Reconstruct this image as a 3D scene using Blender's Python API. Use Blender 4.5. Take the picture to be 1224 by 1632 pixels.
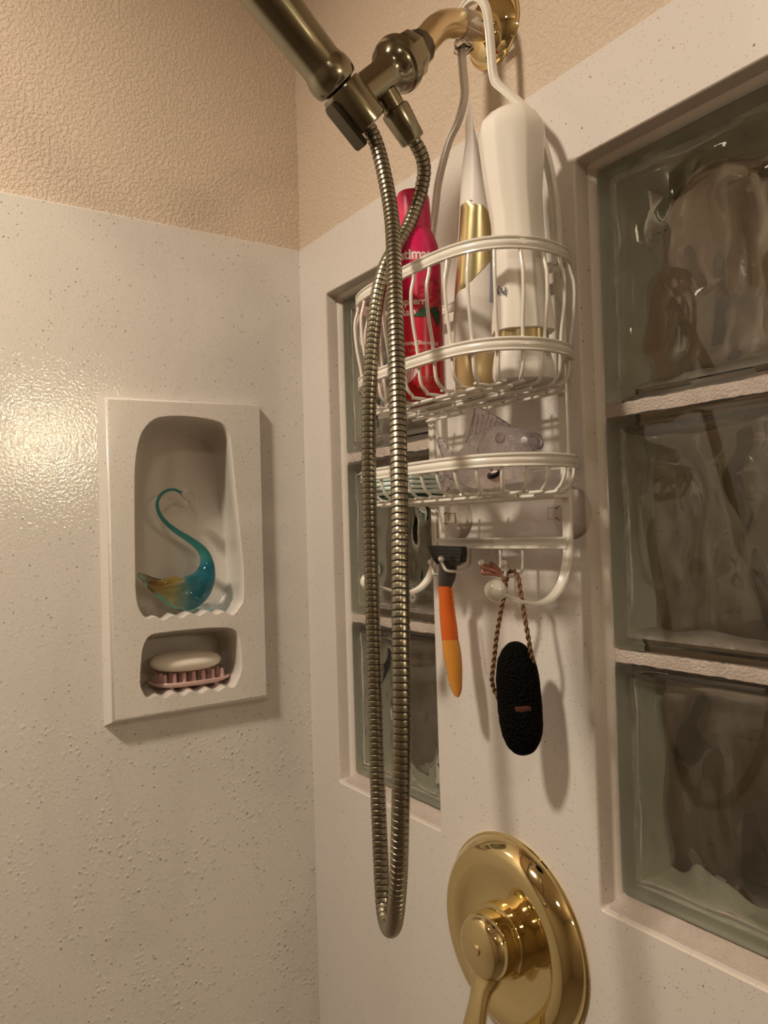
import bpy, bmesh, math, random
from mathutils import Vector, Matrix, noise
import numpy as np
random.seed(7)
for o in list(bpy.data.objects): bpy.data.objects.remove(o)
SC = bpy.context.scene
COL = SC.collection
ZP = 2.0                                   # height of the shower panel's top edge above the floor

# ------------------------------------------------------------------ camera
CAM = Vector((0.90857, -0.49036, ZP-0.37624))
RIGHT = Vector((0.5592979, 0.82843324, -0.02973613)); UP = Vector((0.03667112, 0.01111038, 0.99926562)); FWD = Vector((-0.82815523, 0.55997762, 0.02416556))
FPX = 1241.88
cd = bpy.data.cameras.new('camera'); cam = bpy.data.objects.new('camera', cd); COL.objects.link(cam)
cd.sensor_fit = 'HORIZONTAL'; cd.sensor_width = 36.0; cd.lens = 36.0*FPX/1224.0
cd.clip_start = 0.02; cd.clip_end = 50
cam.matrix_world = Matrix(((RIGHT.x, UP.x, -FWD.x, CAM.x), (RIGHT.y, UP.y, -FWD.y, CAM.y), (RIGHT.z, UP.z, -FWD.z, CAM.z), (0, 0, 0, 1)))
SC.camera = cam
# ------------------------------------------------------------------ world, lights, exposure
w = bpy.data.worlds.new('world'); SC.world = w; w.use_nodes = True
w.node_tree.nodes['Background'].inputs[0].default_value = (0.9, 0.8, 0.65, 1); w.node_tree.nodes['Background'].inputs[1].default_value = 0.02
SC.view_settings.view_transform = 'Standard'; SC.view_settings.look = 'None'; SC.view_settings.gamma = 1; SC.view_settings.use_curve_mapping = False
SC.view_settings.exposure = 0.17
SC.cycles.transparent_max_bounces = 32; SC.cycles.max_bounces = 14; SC.cycles.transmission_bounces = 14
WARM = (1.0, 0.868, 0.695)
def area_light(name, loc, size, power, color=WARM, target=None, shape='DISK', sy=None):
    l = bpy.data.lights.new(name, 'AREA'); l.shape = shape; l.size = size; l.energy = power; l.color = color
    if sy: l.size_y = sy
    o = bpy.data.objects.new(name, l); COL.objects.link(o); o.location = loc
    if target is not None: o.rotation_euler = (Vector(target)-Vector(loc)).to_track_quat('-Z', 'Y').to_euler()
    return o
def ball_light(name, loc, r, power, color=WARM):
    l = bpy.data.lights.new(name, 'POINT'); l.shadow_soft_size = r; l.energy = power; l.color = color
    o = bpy.data.objects.new(name, l); COL.objects.link(o); o.location = loc; return o
area_light('shower_ceiling_light', (0.44, -0.84, 2.425), 0.13, 12.5, target=(0.44, -0.84, 0))
area_light('added_bathroom_fill', (1.55, -0.9, 2.425), 0.16, 3.5, target=(1.55, -0.9, 0))  # added fill lamp over the unseen bathroom, lifts the general light level
for k in range(3): ball_light('vanity_light', (2.05, -0.04+0.11*k, 1.985), 0.045, 4.6, (1.0, 0.84, 0.58))
ball_light('added_back_room_fill', (0.9, 0.9, 2.2), 0.08, 1.2, (1.0, 0.82, 0.55))  # added lamp, keeps the room behind the glass blocks from going black

# ------------------------------------------------------------------ helpers
def ray(px, py): return (FWD*FPX+RIGHT*(px-612)-UP*(py-816)).normalized()
def ax(px, py, X):            # the point at distance X from the left wall seen at this place
    d = ray(px, py); return CAM+d*((X-CAM.x)/d.x)
def ay(px, py, Y):            # the same for a distance from the right wall
    d = ray(px, py); return CAM+d*((Y-CAM.y)/d.y)
def V(x, y, z): return Vector((x, y, z+ZP))     # z relative to the panel's top edge
class MB:
    def __init__(s): s.v = []; s.f = []; s.m = []
    def add(s, vs, fs, m=0):
        b = len(s.v); s.v += [Vector(a) for a in vs]; s.f += [tuple(i+b for i in f) for f in fs]; s.m += [m]*len(fs)
    def loft(s, loops, closed=True, cap0=True, cap1=True, m=0, loopclosed=False):
        n = len(loops[0]); vs = [p for l in loops for p in l]; fs = []
        L = len(loops)
        for i in range(L if loopclosed else L-1):
            i2 = (i+1) % L
            for j in range(n if closed else n-1):
                j2 = (j+1) % n
                fs.append((i*n+j, i*n+j2, i2*n+j2, i2*n+j))
        if not loopclosed:
            if cap0: fs.append(tuple(reversed(range(n))))
            if cap1: fs.append(tuple((L-1)*n+j for j in range(n)))
        s.add(vs, fs, m)
    def box(s, a, b, m=0):
        x0, y0, z0 = a; x1, y1, z1 = b
        s.add([(x0,y0,z0),(x1,y0,z0),(x1,y1,z0),(x0,y1,z0),(x0,y0,z1),(x1,y0,z1),(x1,y1,z1),(x0,y1,z1)],
              [(0,3,2,1),(4,5,6,7),(0,1,5,4),(1,2,6,5),(2,3,7,6),(3,0,4,7)], m)
    def sweep(s, path, prof, up=None, closed=False, cap=True, scale=None, m=0):
        # prof: list of (a,b) in the frame (side, up)
        P = [Vector(p) for p in path]; n = len(P); loops = []
        T = []
        for i in range(n):
            a = P[i-1] if (i > 0 or closed) else P[0]; b = P[(i+1) % n] if (i < n-1 or closed) else P[-1]
            T.append((b-a).normalized())
        u = None
        for i in range(n):
            t = T[i]
            if up is not None:
                uu = Vector(up(i) if callable(up) else up); u = (uu-t*uu.dot(t)).normalized()
            else:
                if u is None:
                    u = t.orthogonal().normalized()
                u = (u-t*u.dot(t)).normalized()
            sd = t.cross(u)
            k = scale[i] if scale is not None else 1.0
            loops.append([P[i]+sd*(a*k)+u*(b*k) for a, b in prof])
        s.loft(loops, True, cap and not closed, cap and not closed, m, loopclosed=closed)
    def tube(s, path, r, seg=8, closed=False, cap=True, m=0):
        rs = r if isinstance(r, (list, tuple)) else [r]*len(path)
        s.sweep(path, [(math.cos(2*math.pi*k/seg), math.sin(2*math.pi*k/seg)) for k in range(seg)], None, closed, cap, rs, m)
    def lathe(s, prof, origin, axis, seg=32, m=0, ref=None):
        a = Vector(axis).normalized(); u = (Vector(ref)-a*Vector(ref).dot(a)).normalized() if ref else a.orthogonal().normalized(); v = a.cross(u)
        O = Vector(origin); loops = []
        for r, h in prof:
            r = max(r, 1e-5)
            loops.append([O+a*h+(u*math.cos(2*math.pi*k/seg)+v*math.sin(2*math.pi*k/seg))*r for k in range(seg)])
        s.loft(loops, True, prof[0][0] > 1e-4, prof[-1][0] > 1e-4, m)
    def ball(s, c, r, seg=16, rings=10, m=0, sc=(1, 1, 1)):
        c = Vector(c); loops = []
        for i in range(1, rings):
            th = math.pi*i/rings
            loops.append([c+Vector((r*sc[0]*math.sin(th)*math.cos(2*math.pi*k/seg), r*sc[1]*math.sin(th)*math.sin(2*math.pi*k/seg), -r*sc[2]*math.cos(th))) for k in range(seg)])
        s.loft(loops, True, True, True, m)
def smooth(pts, n=8, closed=False):
    P = [Vector(p) for p in pts]; out = []; N = len(P)
    for i in range(N if closed else N-1):
        if closed: p0, p1, p2, p3 = P[i-1], P[i], P[(i+1) % N], P[(i+2) % N]
        else: p0, p1, p2, p3 = P[max(i-1, 0)], P[i], P[i+1], P[min(i+2, N-1)]
        for k in range(n):
            t = k/n
            out.append(0.5*((2*p1)+(p2-p0)*t+(2*p0-5*p1+4*p2-p3)*t*t+(3*p1-p0-3*p2+p3)*t**3))
    if not closed: out.append(P[-1])
    return out
def resample(P, step):
    L = [0]
    for a, b in zip(P, P[1:]): L.append(L[-1]+(b-a).length)
    n = max(2, int(L[-1]/step)); out = []; j = 0
    for i in range(n+1):
        d = L[-1]*i/n
        while j < len(L)-2 and L[j+1] < d: j += 1
        t = (d-L[j])/max(1e-9, L[j+1]-L[j]); out.append(P[j].lerp(P[j+1], min(1, t)))
    return out
def obj(name, mb, mat, parent=None, smooth_angle=40, bevel=0, **props):
    me = bpy.data.meshes.new(name)
    O = parent_origin(parent)
    if isinstance(mb, bmesh.types.BMesh):
        for v in mb.verts: v.co -= O
        mb.to_mesh(me); mb.free()
    else:
        me.from_pydata([tuple(v-O) for v in mb.v], [], mb.f)
        me.polygons.foreach_set('material_index', mb.m)
    bm = bmesh.new(); bm.from_mesh(me)
    if bevel:
        bmesh.ops.remove_doubles(bm, verts=bm.verts, dist=1e-6)
        bmesh.ops.bevel(bm, geom=[e for e in bm.edges if len(e.link_faces) == 2 and e.calc_face_angle(0) > 0.6], offset=bevel, segments=3, profile=0.5, affect='EDGES')
    bmesh.ops.recalc_face_normals(bm, faces=bm.faces) if not props.pop('keep_normals', False) else None
    bm.to_mesh(me); bm.free()
    for m in (mat if isinstance(mat, (list, tuple)) else [mat]): me.materials.append(m)
    if smooth_angle:
        me.polygons.foreach_set('use_smooth', [True]*len(me.polygons))
        me.set_sharp_from_angle(angle=math.radians(smooth_angle))
    o = bpy.data.objects.new(name, me); COL.objects.link(o)
    if parent is not None: o.parent = parent
    for k, v in props.items(): o[k] = v
    return o
def parent_origin(p):
    O = Vector((0, 0, 0))
    while p is not None: O = O+Vector(p.location); p = p.parent
    return O
def thing(name, label, cat, loc, group=None):
    o = bpy.data.objects.new(name, None); o.empty_display_size = 0.02; COL.objects.link(o); o.location = loc
    o['label'] = label; o['category'] = cat
    if group: o['group'] = group
    return o
def struct_empty(name, loc, label=None):
    o = bpy.data.objects.new(name, None); COL.objects.link(o); o.location = loc; o['kind'] = 'structure'
    if label: o['label'] = label
    return o

# ------------------------------------------------------------------ materials
def mat(name, color=(0.8, 0.8, 0.8), rough=0.5, metal=0, **kw):
    m = bpy.data.materials.new(name); m.use_nodes = True; b = m.node_tree.nodes['Principled BSDF']
    b.inputs['Base Color'].default_value = (*color, 1); b.inputs['Roughness'].default_value = rough; b.inputs['Metallic'].default_value = metal
    for k, v in kw.items():
        b.inputs[k.replace('_', ' ')].default_value = v
    return m
def N(m, typ, **kw):
    n = m.node_tree.nodes.new(typ)
    for k, v in kw.items():
        if k in n.inputs.keys(): n.inputs[k].default_value = v
        else: setattr(n, k, v)
    return n
def link(m, a, b): m.node_tree.links.new(a, b)
def coords(m): return N(m, 'ShaderNodeTexCoord').outputs['Object']
def noise_tex(m, scale, detail=2, rough=0.5, vec=None, dist=0):
    n = N(m, 'ShaderNodeTexNoise'); n.inputs['Scale'].default_value = scale; n.inputs['Detail'].default_value = detail; n.inputs['Roughness'].default_value = rough; n.inputs['Distortion'].default_value = dist
    link(m, vec or coords(m), n.inputs['Vector']); return n
def ramp(m, src, stops):
    r = N(m, 'ShaderNodeValToRGB'); e = r.color_ramp.elements
    while len(e) > len(stops): e.remove(e[-1])
    while len(e) < len(stops): e.new(0.5)
    for k, (p, c) in enumerate(stops): e[k].position = p; e[k].color = (*c, 1) if len(c) == 3 else c
    link(m, src, r.inputs[0]); return r
def math_node(m, op, a, b=None, c=None):
    n = N(m, 'ShaderNodeMath', operation=op)
    for i, x in enumerate((a, b, c)):
        if x is None: continue
        if isinstance(x, (int, float)): n.inputs[i].default_value = x
        else: link(m, x, n.inputs[i])
    return n.outputs[0]
def bump(m, h, dist=0.001, strength=1.0, prev=None):
    b = N(m, 'ShaderNodeBump'); b.inputs['Distance'].default_value = dist; b.inputs['Strength'].default_value = strength
    link(m, h, b.inputs['Height'])
    if prev is not None: link(m, prev.outputs[0], b.inputs['Normal'])
    link(m, b.outputs[0], m.node_tree.nodes['Principled BSDF'].inputs['Normal']); return b
def mixc(m, fac, a, b):
    n = N(m, 'ShaderNodeMix', data_type='RGBA')
    for i, x in ((0, fac), (6, a), (7, b)):
        if isinstance(x, (int, float)): n.inputs[i].default_value = x
        elif isinstance(x, tuple): n.inputs[i].default_value = (*x, 1)
        else: link(m, x, n.inputs[i])
    return n.outputs[2]
def base(m, sock): link(m, sock, m.node_tree.nodes['Principled BSDF'].inputs['Base Color'])

def make_plaster(name, col, d=0.00075):
    m = mat(name, col, 0.75)
    c = coords(m)
    n1 = noise_tex(m, 250, 3, 0.55, c, 0.5); r1 = ramp(m, n1.outputs['Fac'], [(0.42, (0, 0, 0)), (0.60, (1, 1, 1))])
    n2 = noise_tex(m, 420, 2, 0.5, c)
    h = math_node(m, 'ADD', r1.outputs[0], math_node(m, 'MULTIPLY', n2.outputs['Fac'], 0.25))
    bump(m, h, d, 0.8)
    n3 = noise_tex(m, 4, 3, 0.5, c); base(m, mixc(m, n3.outputs['Fac'], tuple(x*0.93 for x in col), tuple(min(1, x*1.06) for x in col)))
    return m
PLASTER = make_plaster('beige_plaster', (0.66, 0.535, 0.42))
TAUPE = make_plaster('taupe_plaster', (0.34, 0.27, 0.20), 0.0006)
BROWN = make_plaster('brown_room_paint', (0.25, 0.19, 0.105), 0.0006)
def make_panel(name, col, peel, drops=0.0, rough=0.28):
    m = mat(name, col, rough)
    c = coords(m)
    v = N(m, 'ShaderNodeTexVoronoi'); v.inputs['Scale'].default_value = 185; link(m, c, v.inputs['Vector'])
    sx = N(m, 'ShaderNodeSeparateColor'); link(m, v.outputs['Color'], sx.inputs[0])
    size = math_node(m, 'MULTIPLY', math_node(m, 'POWER', sx.outputs[0], 2.0), 0.18)
    wob = noise_tex(m, 900, 1, 0.5, c)
    dd = math_node(m, 'ADD', v.outputs['Distance'], math_node(m, 'MULTIPLY', math_node(m, 'SUBTRACT', wob.outputs['Fac'], 0.5), 0.10))
    s1 = math_node(m, 'LESS_THAN', dd, size)
    keep = math_node(m, 'GREATER_THAN', sx.outputs[1], 0.25)
    s1 = math_node(m, 'MULTIPLY', s1, keep)
    v2 = N(m, 'ShaderNodeTexVoronoi'); v2.inputs['Scale'].default_value = 330; link(m, c, v2.inputs['Vector'])
    sy = N(m, 'ShaderNodeSeparateColor'); link(m, v2.outputs['Color'], sy.inputs[0])
    s2 = math_node(m, 'MULTIPLY', math_node(m, 'LESS_THAN', v2.outputs['Distance'], 0.20), math_node(m, 'GREATER_THAN', sy.outputs[0], 0.62))
    big = noise_tex(m, 5, 3, 0.5, c)
    colA = mixc(m, big.outputs['Fac'], tuple(x*0.94 for x in col), tuple(min(1, x*1.05) for x in col))
    colB = mixc(m, math_node(m, 'MULTIPLY', s2, 0.45), colA, (0.30, 0.22, 0.16))
    fac = math_node(m, 'MULTIPLY', s1, math_node(m, 'ADD', math_node(m, 'MULTIPLY', sx.outputs[2], 0.6), 0.25))
    base(m, mixc(m, fac, colB, (0.12, 0.07, 0.05)))
    n1 = noise_tex(m, 300, 2, 0.5, c)
    b1 = bump(m, n1.outputs['Fac'], peel, 1.0)
    if drops:
        v3 = N(m, 'ShaderNodeTexVoronoi', feature='SMOOTH_F1'); v3.inputs['Scale'].default_value = 185; link(m, c, v3.inputs['Vector'])
        sz = N(m, 'ShaderNodeSeparateColor'); link(m, v3.outputs['Color'], sz.inputs[0])
        r3 = ramp(m, v3.outputs['Distance'], [(0.05, (1, 1, 1)), (0.40, (0, 0, 0))])
        sep = N(m, 'ShaderNodeSeparateXYZ'); link(m, c, sep.inputs[0])
        low = N(m, 'ShaderNodeMapRange'); low.inputs['From Min'].default_value = ZP-0.42; low.inputs['From Max'].default_value = ZP-0.62; link(m, sep.outputs['Z'], low.inputs[0])
        nn = noise_tex(m, 14, 2, 0.5, c); rr = ramp(m, nn.outputs['Fac'], [(0.38, (0, 0, 0)), (0.6, (1, 1, 1))])
        k = math_node(m, 'MULTIPLY', math_node(m, 'MULTIPLY', r3.outputs[0], low.outputs[0]), math_node(m, 'MULTIPLY', rr.outputs[0], math_node(m, 'GREATER_THAN', sz.outputs[0], 0.35)))
        bump(m, k, drops, 1.0, b1)
    return m
PANEL_L = make_panel('speckled_panel_left', (0.70, 0.66, 0.61), 0.00027, 0.0007, 0.11)
PANEL_L.node_tree.nodes['Principled BSDF'].inputs['IOR'].default_value = 1.62
PANEL_R = make_panel('speckled_panel_right', (0.72, 0.67, 0.625), 0.00006, 0, 0.22)
REVEAL = make_panel('window_reveal_surface', (0.70, 0.62, 0.55), 0.00005, 0, 0.3)
NICHE = make_panel('speckled_niche', (0.72, 0.67, 0.61), 0.00006, 0, 0.22)
MORTAR = mat('mortar', (0.62, 0.50, 0.41), 0.9)
_c = coords(MORTAR); _n = noise_tex(MORTAR, 500, 4, 0.7, _c); bump(MORTAR, _n.outputs['Fac'], 0.003, 1.0)
base(MORTAR, mixc(MORTAR, noise_tex(MORTAR, 60, 4, 0.6, _c).outputs['Fac'], (0.60, 0.48, 0.40), (0.82, 0.72, 0.64)))
CAULK = mat('caulk', (0.80, 0.73, 0.65), 0.4); bump(CAULK, noise_tex(CAULK, 150, 2, 0.5).outputs['Fac'], 0.0006, 1)
GLASS = mat('block_glass', (0.985, 0.99, 0.955), 0.0, 0, Transmission_Weight=1.0, IOR=1.46)
COAT = mat('block_edge_coating', (0.90, 0.89, 0.74), 0.5)
def pewter(name, col, rough):
    m = mat(name, col, rough, 1.0)
    c = coords(m); n = noise_tex(m, 40, 3, 0.6, c); r = N(m, 'ShaderNodeMapRange'); r.inputs['To Min'].default_value = rough*0.75; r.inputs['To Max'].default_value = rough*1.3
    link(m, n.outputs['Fac'], r.inputs[0]); link(m, r.outputs[0], m.node_tree.nodes['Principled BSDF'].inputs['Roughness']); return m
PEWTER = pewter('brushed_nickel', (0.27, 0.245, 0.175), 0.19)
PEWTER_D = pewter('dark_pewter', (0.12, 0.105, 0.08), 0.32)
HOSE = pewter('hose_metal', (0.30, 0.27, 0.20), 0.30)
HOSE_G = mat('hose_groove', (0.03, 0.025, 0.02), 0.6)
BRASS = mat('polished_brass', (0.78, 0.64, 0.34), 0.05, 1.0)
BRASS_B = pewter('satin_brass', (0.76, 0.62, 0.38), 0.30)
PEARL = mat('pearl_white_coating', (0.78, 0.735, 0.66), 0.26, 0.0, Coat_Weight=0.6, Coat_Roughness=0.15)
def thin_clear(name, tint, f0, gloss_rough=0.08):
    m = bpy.data.materials.new(name); m.use_nodes = True; nt = m.node_tree; nt.nodes.clear()
    out = nt.nodes.new('ShaderNodeOutputMaterial'); mx = nt.nodes.new('ShaderNodeMixShader'); tr = nt.nodes.new('ShaderNodeBsdfTransparent'); gl = nt.nodes.new('ShaderNodeBsdfGlossy'); lw = nt.nodes.new('ShaderNodeLayerWeight')
    tr.inputs[0].default_value = (*tint, 1); gl.inputs['Roughness'].default_value = gloss_rough; lw.inputs[0].default_value = f0
    nt.links.new(lw.outputs['Fresnel'], mx.inputs[0]); nt.links.new(tr.outputs[0], mx.inputs[1]); nt.links.new(gl.outputs[0], mx.inputs[2]); nt.links.new(mx.outputs[0], out.inputs[0]); return m
CLEAR = thin_clear('clear_plastic', (0.96, 0.94, 0.92), 0.20)
CLEARG = mat('clear_glass', (0.97, 0.97, 0.96), 0.02, 0, Transmission_Weight=1.0, IOR=1.42)
SLEEVE = mat('clear_sleeve', (0.80, 0.74, 0.66), 0.15, 0, Transmission_Weight=0.75, IOR=1.4)
PINKCAN = None
WHITE = mat('white_plastic', (0.80, 0.75, 0.68), 0.33); WHITE.node_tree.nodes['Principled BSDF'].inputs['Subsurface Weight'].default_value = 0.0
WHITE_D = mat('dull_white_plastic', (0.76, 0.71, 0.66), 0.4)
GOLD = mat('gold_foil', (0.62, 0.52, 0.28), 0.25, 0.9)
GOLDCAP = mat('tan_gold_plastic', (0.46, 0.33, 0.16), 0.32, 0.35)
NAVY = mat('navy_print', (0.02, 0.03, 0.07), 0.4)
INK = mat('blue_ink', (0.045, 0.045, 0.10), 0.5)
GREYBLUE = mat('greyblue_print', (0.34, 0.35, 0.40), 0.4)
BLACK = mat('black_plastic', (0.012, 0.011, 0.010), 0.28)
GREYP = mat('dark_grey_plastic', (0.07, 0.06, 0.055), 0.4)
STEEL = mat('razor_steel', (0.10, 0.10, 0.10), 0.3, 1.0)
ORANGE = mat('orange_rubber', (0.62, 0.115, 0.01), 0.42)
AMBERP = mat('light_orange_plastic', (0.60, 0.25, 0.035), 0.30)
STONE = mat('black_pumice', (0.0025, 0.002, 0.0015), 0.8, Specular_IOR_Level=0.08)
_c = coords(STONE); _v = N(STONE, 'ShaderNodeTexVoronoi'); _v.inputs['Scale'].default_value = 420; link(STONE, _c, _v.inputs['Vector']); bump(STONE, _v.outputs['Distance'], 0.0016, 1.0)
ROPE = mat('brown_rope', (0.17, 0.085, 0.04), 0.9)
_c = coords(ROPE); base(ROPE, mixc(ROPE, noise_tex(ROPE, 900, 2, 0.5, _c).outputs['Fac'], (0.07, 0.03, 0.015), (0.33, 0.18, 0.09)))
TUFT = mat('reddish_fibres', (0.26, 0.10, 0.06), 0.9)
SOAP = mat('cream_soap', (0.85, 0.79, 0.67), 0.38)
PINKCLEAR = mat('pink_clear_plastic', (0.92, 0.66, 0.61), 0.08, 0, Transmission_Weight=0.45, IOR=1.4)
FISHM = mat('lilac_clear_plastic', (0.88, 0.81, 0.86), 0.03, 0, Transmission_Weight=0.97, IOR=1.45)
_c = coords(FISHM); bump(FISHM, noise_tex(FISHM, 140, 3, 0.6, _c).outputs['Fac'], 0.0028, 0.9)
MAGENTA = mat('pink_can_paint', (0.62, 0.015, 0.09), 0.25)
MAGENTA_CAP = mat('pink_cap_plastic', (0.66, 0.025, 0.11), 0.3)
_c = coords(MAGENTA); _s = N(MAGENTA, 'ShaderNodeSeparateXYZ'); link(MAGENTA, _c, _s.inputs[0])
_r = N(MAGENTA, 'ShaderNodeMapRange'); _r.inputs['From Min'].default_value = 0.03; _r.inputs['From Max'].default_value = 0.13; link(MAGENTA, _s.outputs['Z'], _r.inputs[0])
base(MAGENTA, mixc(MAGENTA, _r.outputs[0], (0.58, 0.012, 0.022), (0.60, 0.012, 0.10)))
PRINT = mat('white_print', (0.85, 0.72, 0.70), 0.5)
PRINT_P = mat('pale_red_print', (0.62, 0.16, 0.15), 0.5)
BERRY = mat('berry_print', (0.33, 0.012, 0.03), 0.35)
BERRY_L = mat('berry_light_print', (0.50, 0.05, 0.06), 0.35)
LEAF = mat('leaf_print', (0.015, 0.07, 0.025), 0.4)
GREEN = mat('dark_green_plastic', (0.01, 0.10, 0.05), 0.35)
TEAL = mat('pale_teal_plastic', (0.72, 0.84, 0.78), 0.35)
RED_B = mat('rust_band', (0.10, 0.03, 0.015), 0.7)

# ------------------------------------------------------------------ the room
def rect(axis, c, a0, a1, z0, z1):
    if axis == 'x': return [Vector((c, a0, z0)), Vector((c, a1, z0)), Vector((c, a1, z1)), Vector((c, a0, z1))]
    if axis == 'y': return [Vector((a0, c, z0)), Vector((a1, c, z0)), Vector((a1, c, z1)), Vector((a0, c, z1))]
def quad(name, pts, m, **kw):
    b = MB(); b.add(pts, [(0, 1, 2, 3)]); o = obj(name, b, m, None, 0, keep_normals=True, **kw); return o
S = dict(kind='structure')
XM, YM, YB, TH, XE = 2.7, -1.9, 1.4, 0.11, 1.15
quad('floor', [(0, YM, 0), (XM, YM, 0), (XM, YB, 0), (0, YB, 0)], mat('brown_floor', (0.18, 0.14, 0.10), 0.5), **S)
quad('ceiling', [(-0.02, YM, 2.44), (-0.02, YB, 2.44), (XM, YB, 2.44), (XM, YM, 2.44)], PLASTER, **S)
quad('wall_back', rect('y', YM, 0, XM, 0, 2.44), TAUPE, **S)
quad('wall_far', rect('x', XM, YM, YB, 0, 2.44), TAUPE, **S)
quad('wall_rear', rect('y', YB, 0, XM, 0, 2.44), BROWN, **S)
def planar(name, outer, holes, m, parent=None, extra=None):
    bm = bmesh.new(); es = []
    for loop in [outer]+holes:
        vs = [bm.verts.new(p) for p in loop]
        es += [bm.edges.new((vs[i], vs[(i+1) % len(vs)])) for i in range(len(vs))]
    bmesh.ops.triangle_fill(bm, use_beauty=True, use_dissolve=False, edges=es)
    return bm
# left wall: plaster above, speckled panel below (with a cut-out for the niche)
b = MB(); b.add(rect('x', -0.004, YM, 0.004, ZP-0.02, 2.44), [(0, 1, 2, 3)]); b.add(rect('x', -0.004, 0.004, YB, 0, 2.44), [(0, 1, 2, 3)])
obj('wall_left', b, PLASTER, None, 0, keep_normals=True, **S)
NY0, NY1, NZ0, NZ1 = -0.264, -0.0655, ZP-0.586, ZP-0.212
bm = planar('p', rect('x', 0, YM, 0, 0, ZP-0.002), [rect('x', 0, NY0+0.02, NY1-0.015, NZ0+0.012, NZ1-0.012)], PANEL_L)
for f in bm.faces: f.normal_update()
for f in bm.faces:
    if f.normal.x < 0: f.normal_flip()
edge = [(0, 0), (-0.0006, 0.0014), (-0.002, 0.002), (-0.006, 0.002)]
for (x0, z0), (x1, z1) in zip(edge, edge[1:]):
    vs = [bm.verts.new(p) for p in ((x0, YM, ZP-0.002+z0), (x0, 0, ZP-0.002+z0), (x1, 0, ZP-0.002+z1), (x1, YM, ZP-0.002+z1))]; bm.faces.new(vs)
obj('wall_left_panel', bm, PANEL_L, None, 30, keep_normals=True, **S)
# right wall: a thick wall with two window openings
WINS = {1: (0.0672, 0.2690), 2: (0.4768, 0.8850)}
WZ0, WZ1 = ZP-0.6848, ZP-0.0771
def rrect(y, x0, x1, z0, z1, r, n=5):
    out = []
    for cx, cz, a0 in ((x1-r, z1-r, 0), (x0+r, z1-r, 90), (x0+r, z0+r, 180), (x1-r, z0+r, 270)):
        for k in range(n+1):
            a = math.radians(a0+90*k/n); out.append(Vector((cx+r*math.cos(a), y, cz+r*math.sin(a))))
    return out
b = MB(); b.add(rect('y', 0.004, -0.004, XE, ZP-0.02, 2.44), [(0, 1, 2, 3)]); b.add(rect('x', XE, 0.004, YB, 0, 2.44), [(0, 1, 2, 3)])
obj('wall_right', b, PLASTER, None, 0, keep_normals=True, **S)
RND = 0.0035
bm = planar('p', rect('y', 0, 0, XE, 0, ZP-0.002), [rrect(0, x0-RND*0.4, x1+RND*0.4, WZ0-RND*0.4, WZ1+RND*0.4, 0.004) for x0, x1 in WINS.values()], PANEL_R)
for (y0, z0), (y1, z1) in zip([(-a, c) for a, c in edge], [(-a, c) for a, c in edge][1:]):
    vs = [bm.verts.new(p) for p in ((0, y0, ZP-0.002+z0), (XE, y0, ZP-0.002+z0), (XE, y1, ZP-0.002+z1), (0, y1, ZP-0.002+z1))]; bm.faces.new(vs)
obj('wall_right_panel', bm, PANEL_R, None, 30, keep_normals=True, **S)
bm = planar('p', rect('y', TH, 0, XE, 0, 2.44), [rrect(TH, x0, x1, WZ0, WZ1, 0.003) for x0, x1 in WINS.values()], BROWN)
obj('wall_right_rear_face', bm, BROWN, None, 0, keep_normals=True, **S)

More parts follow.
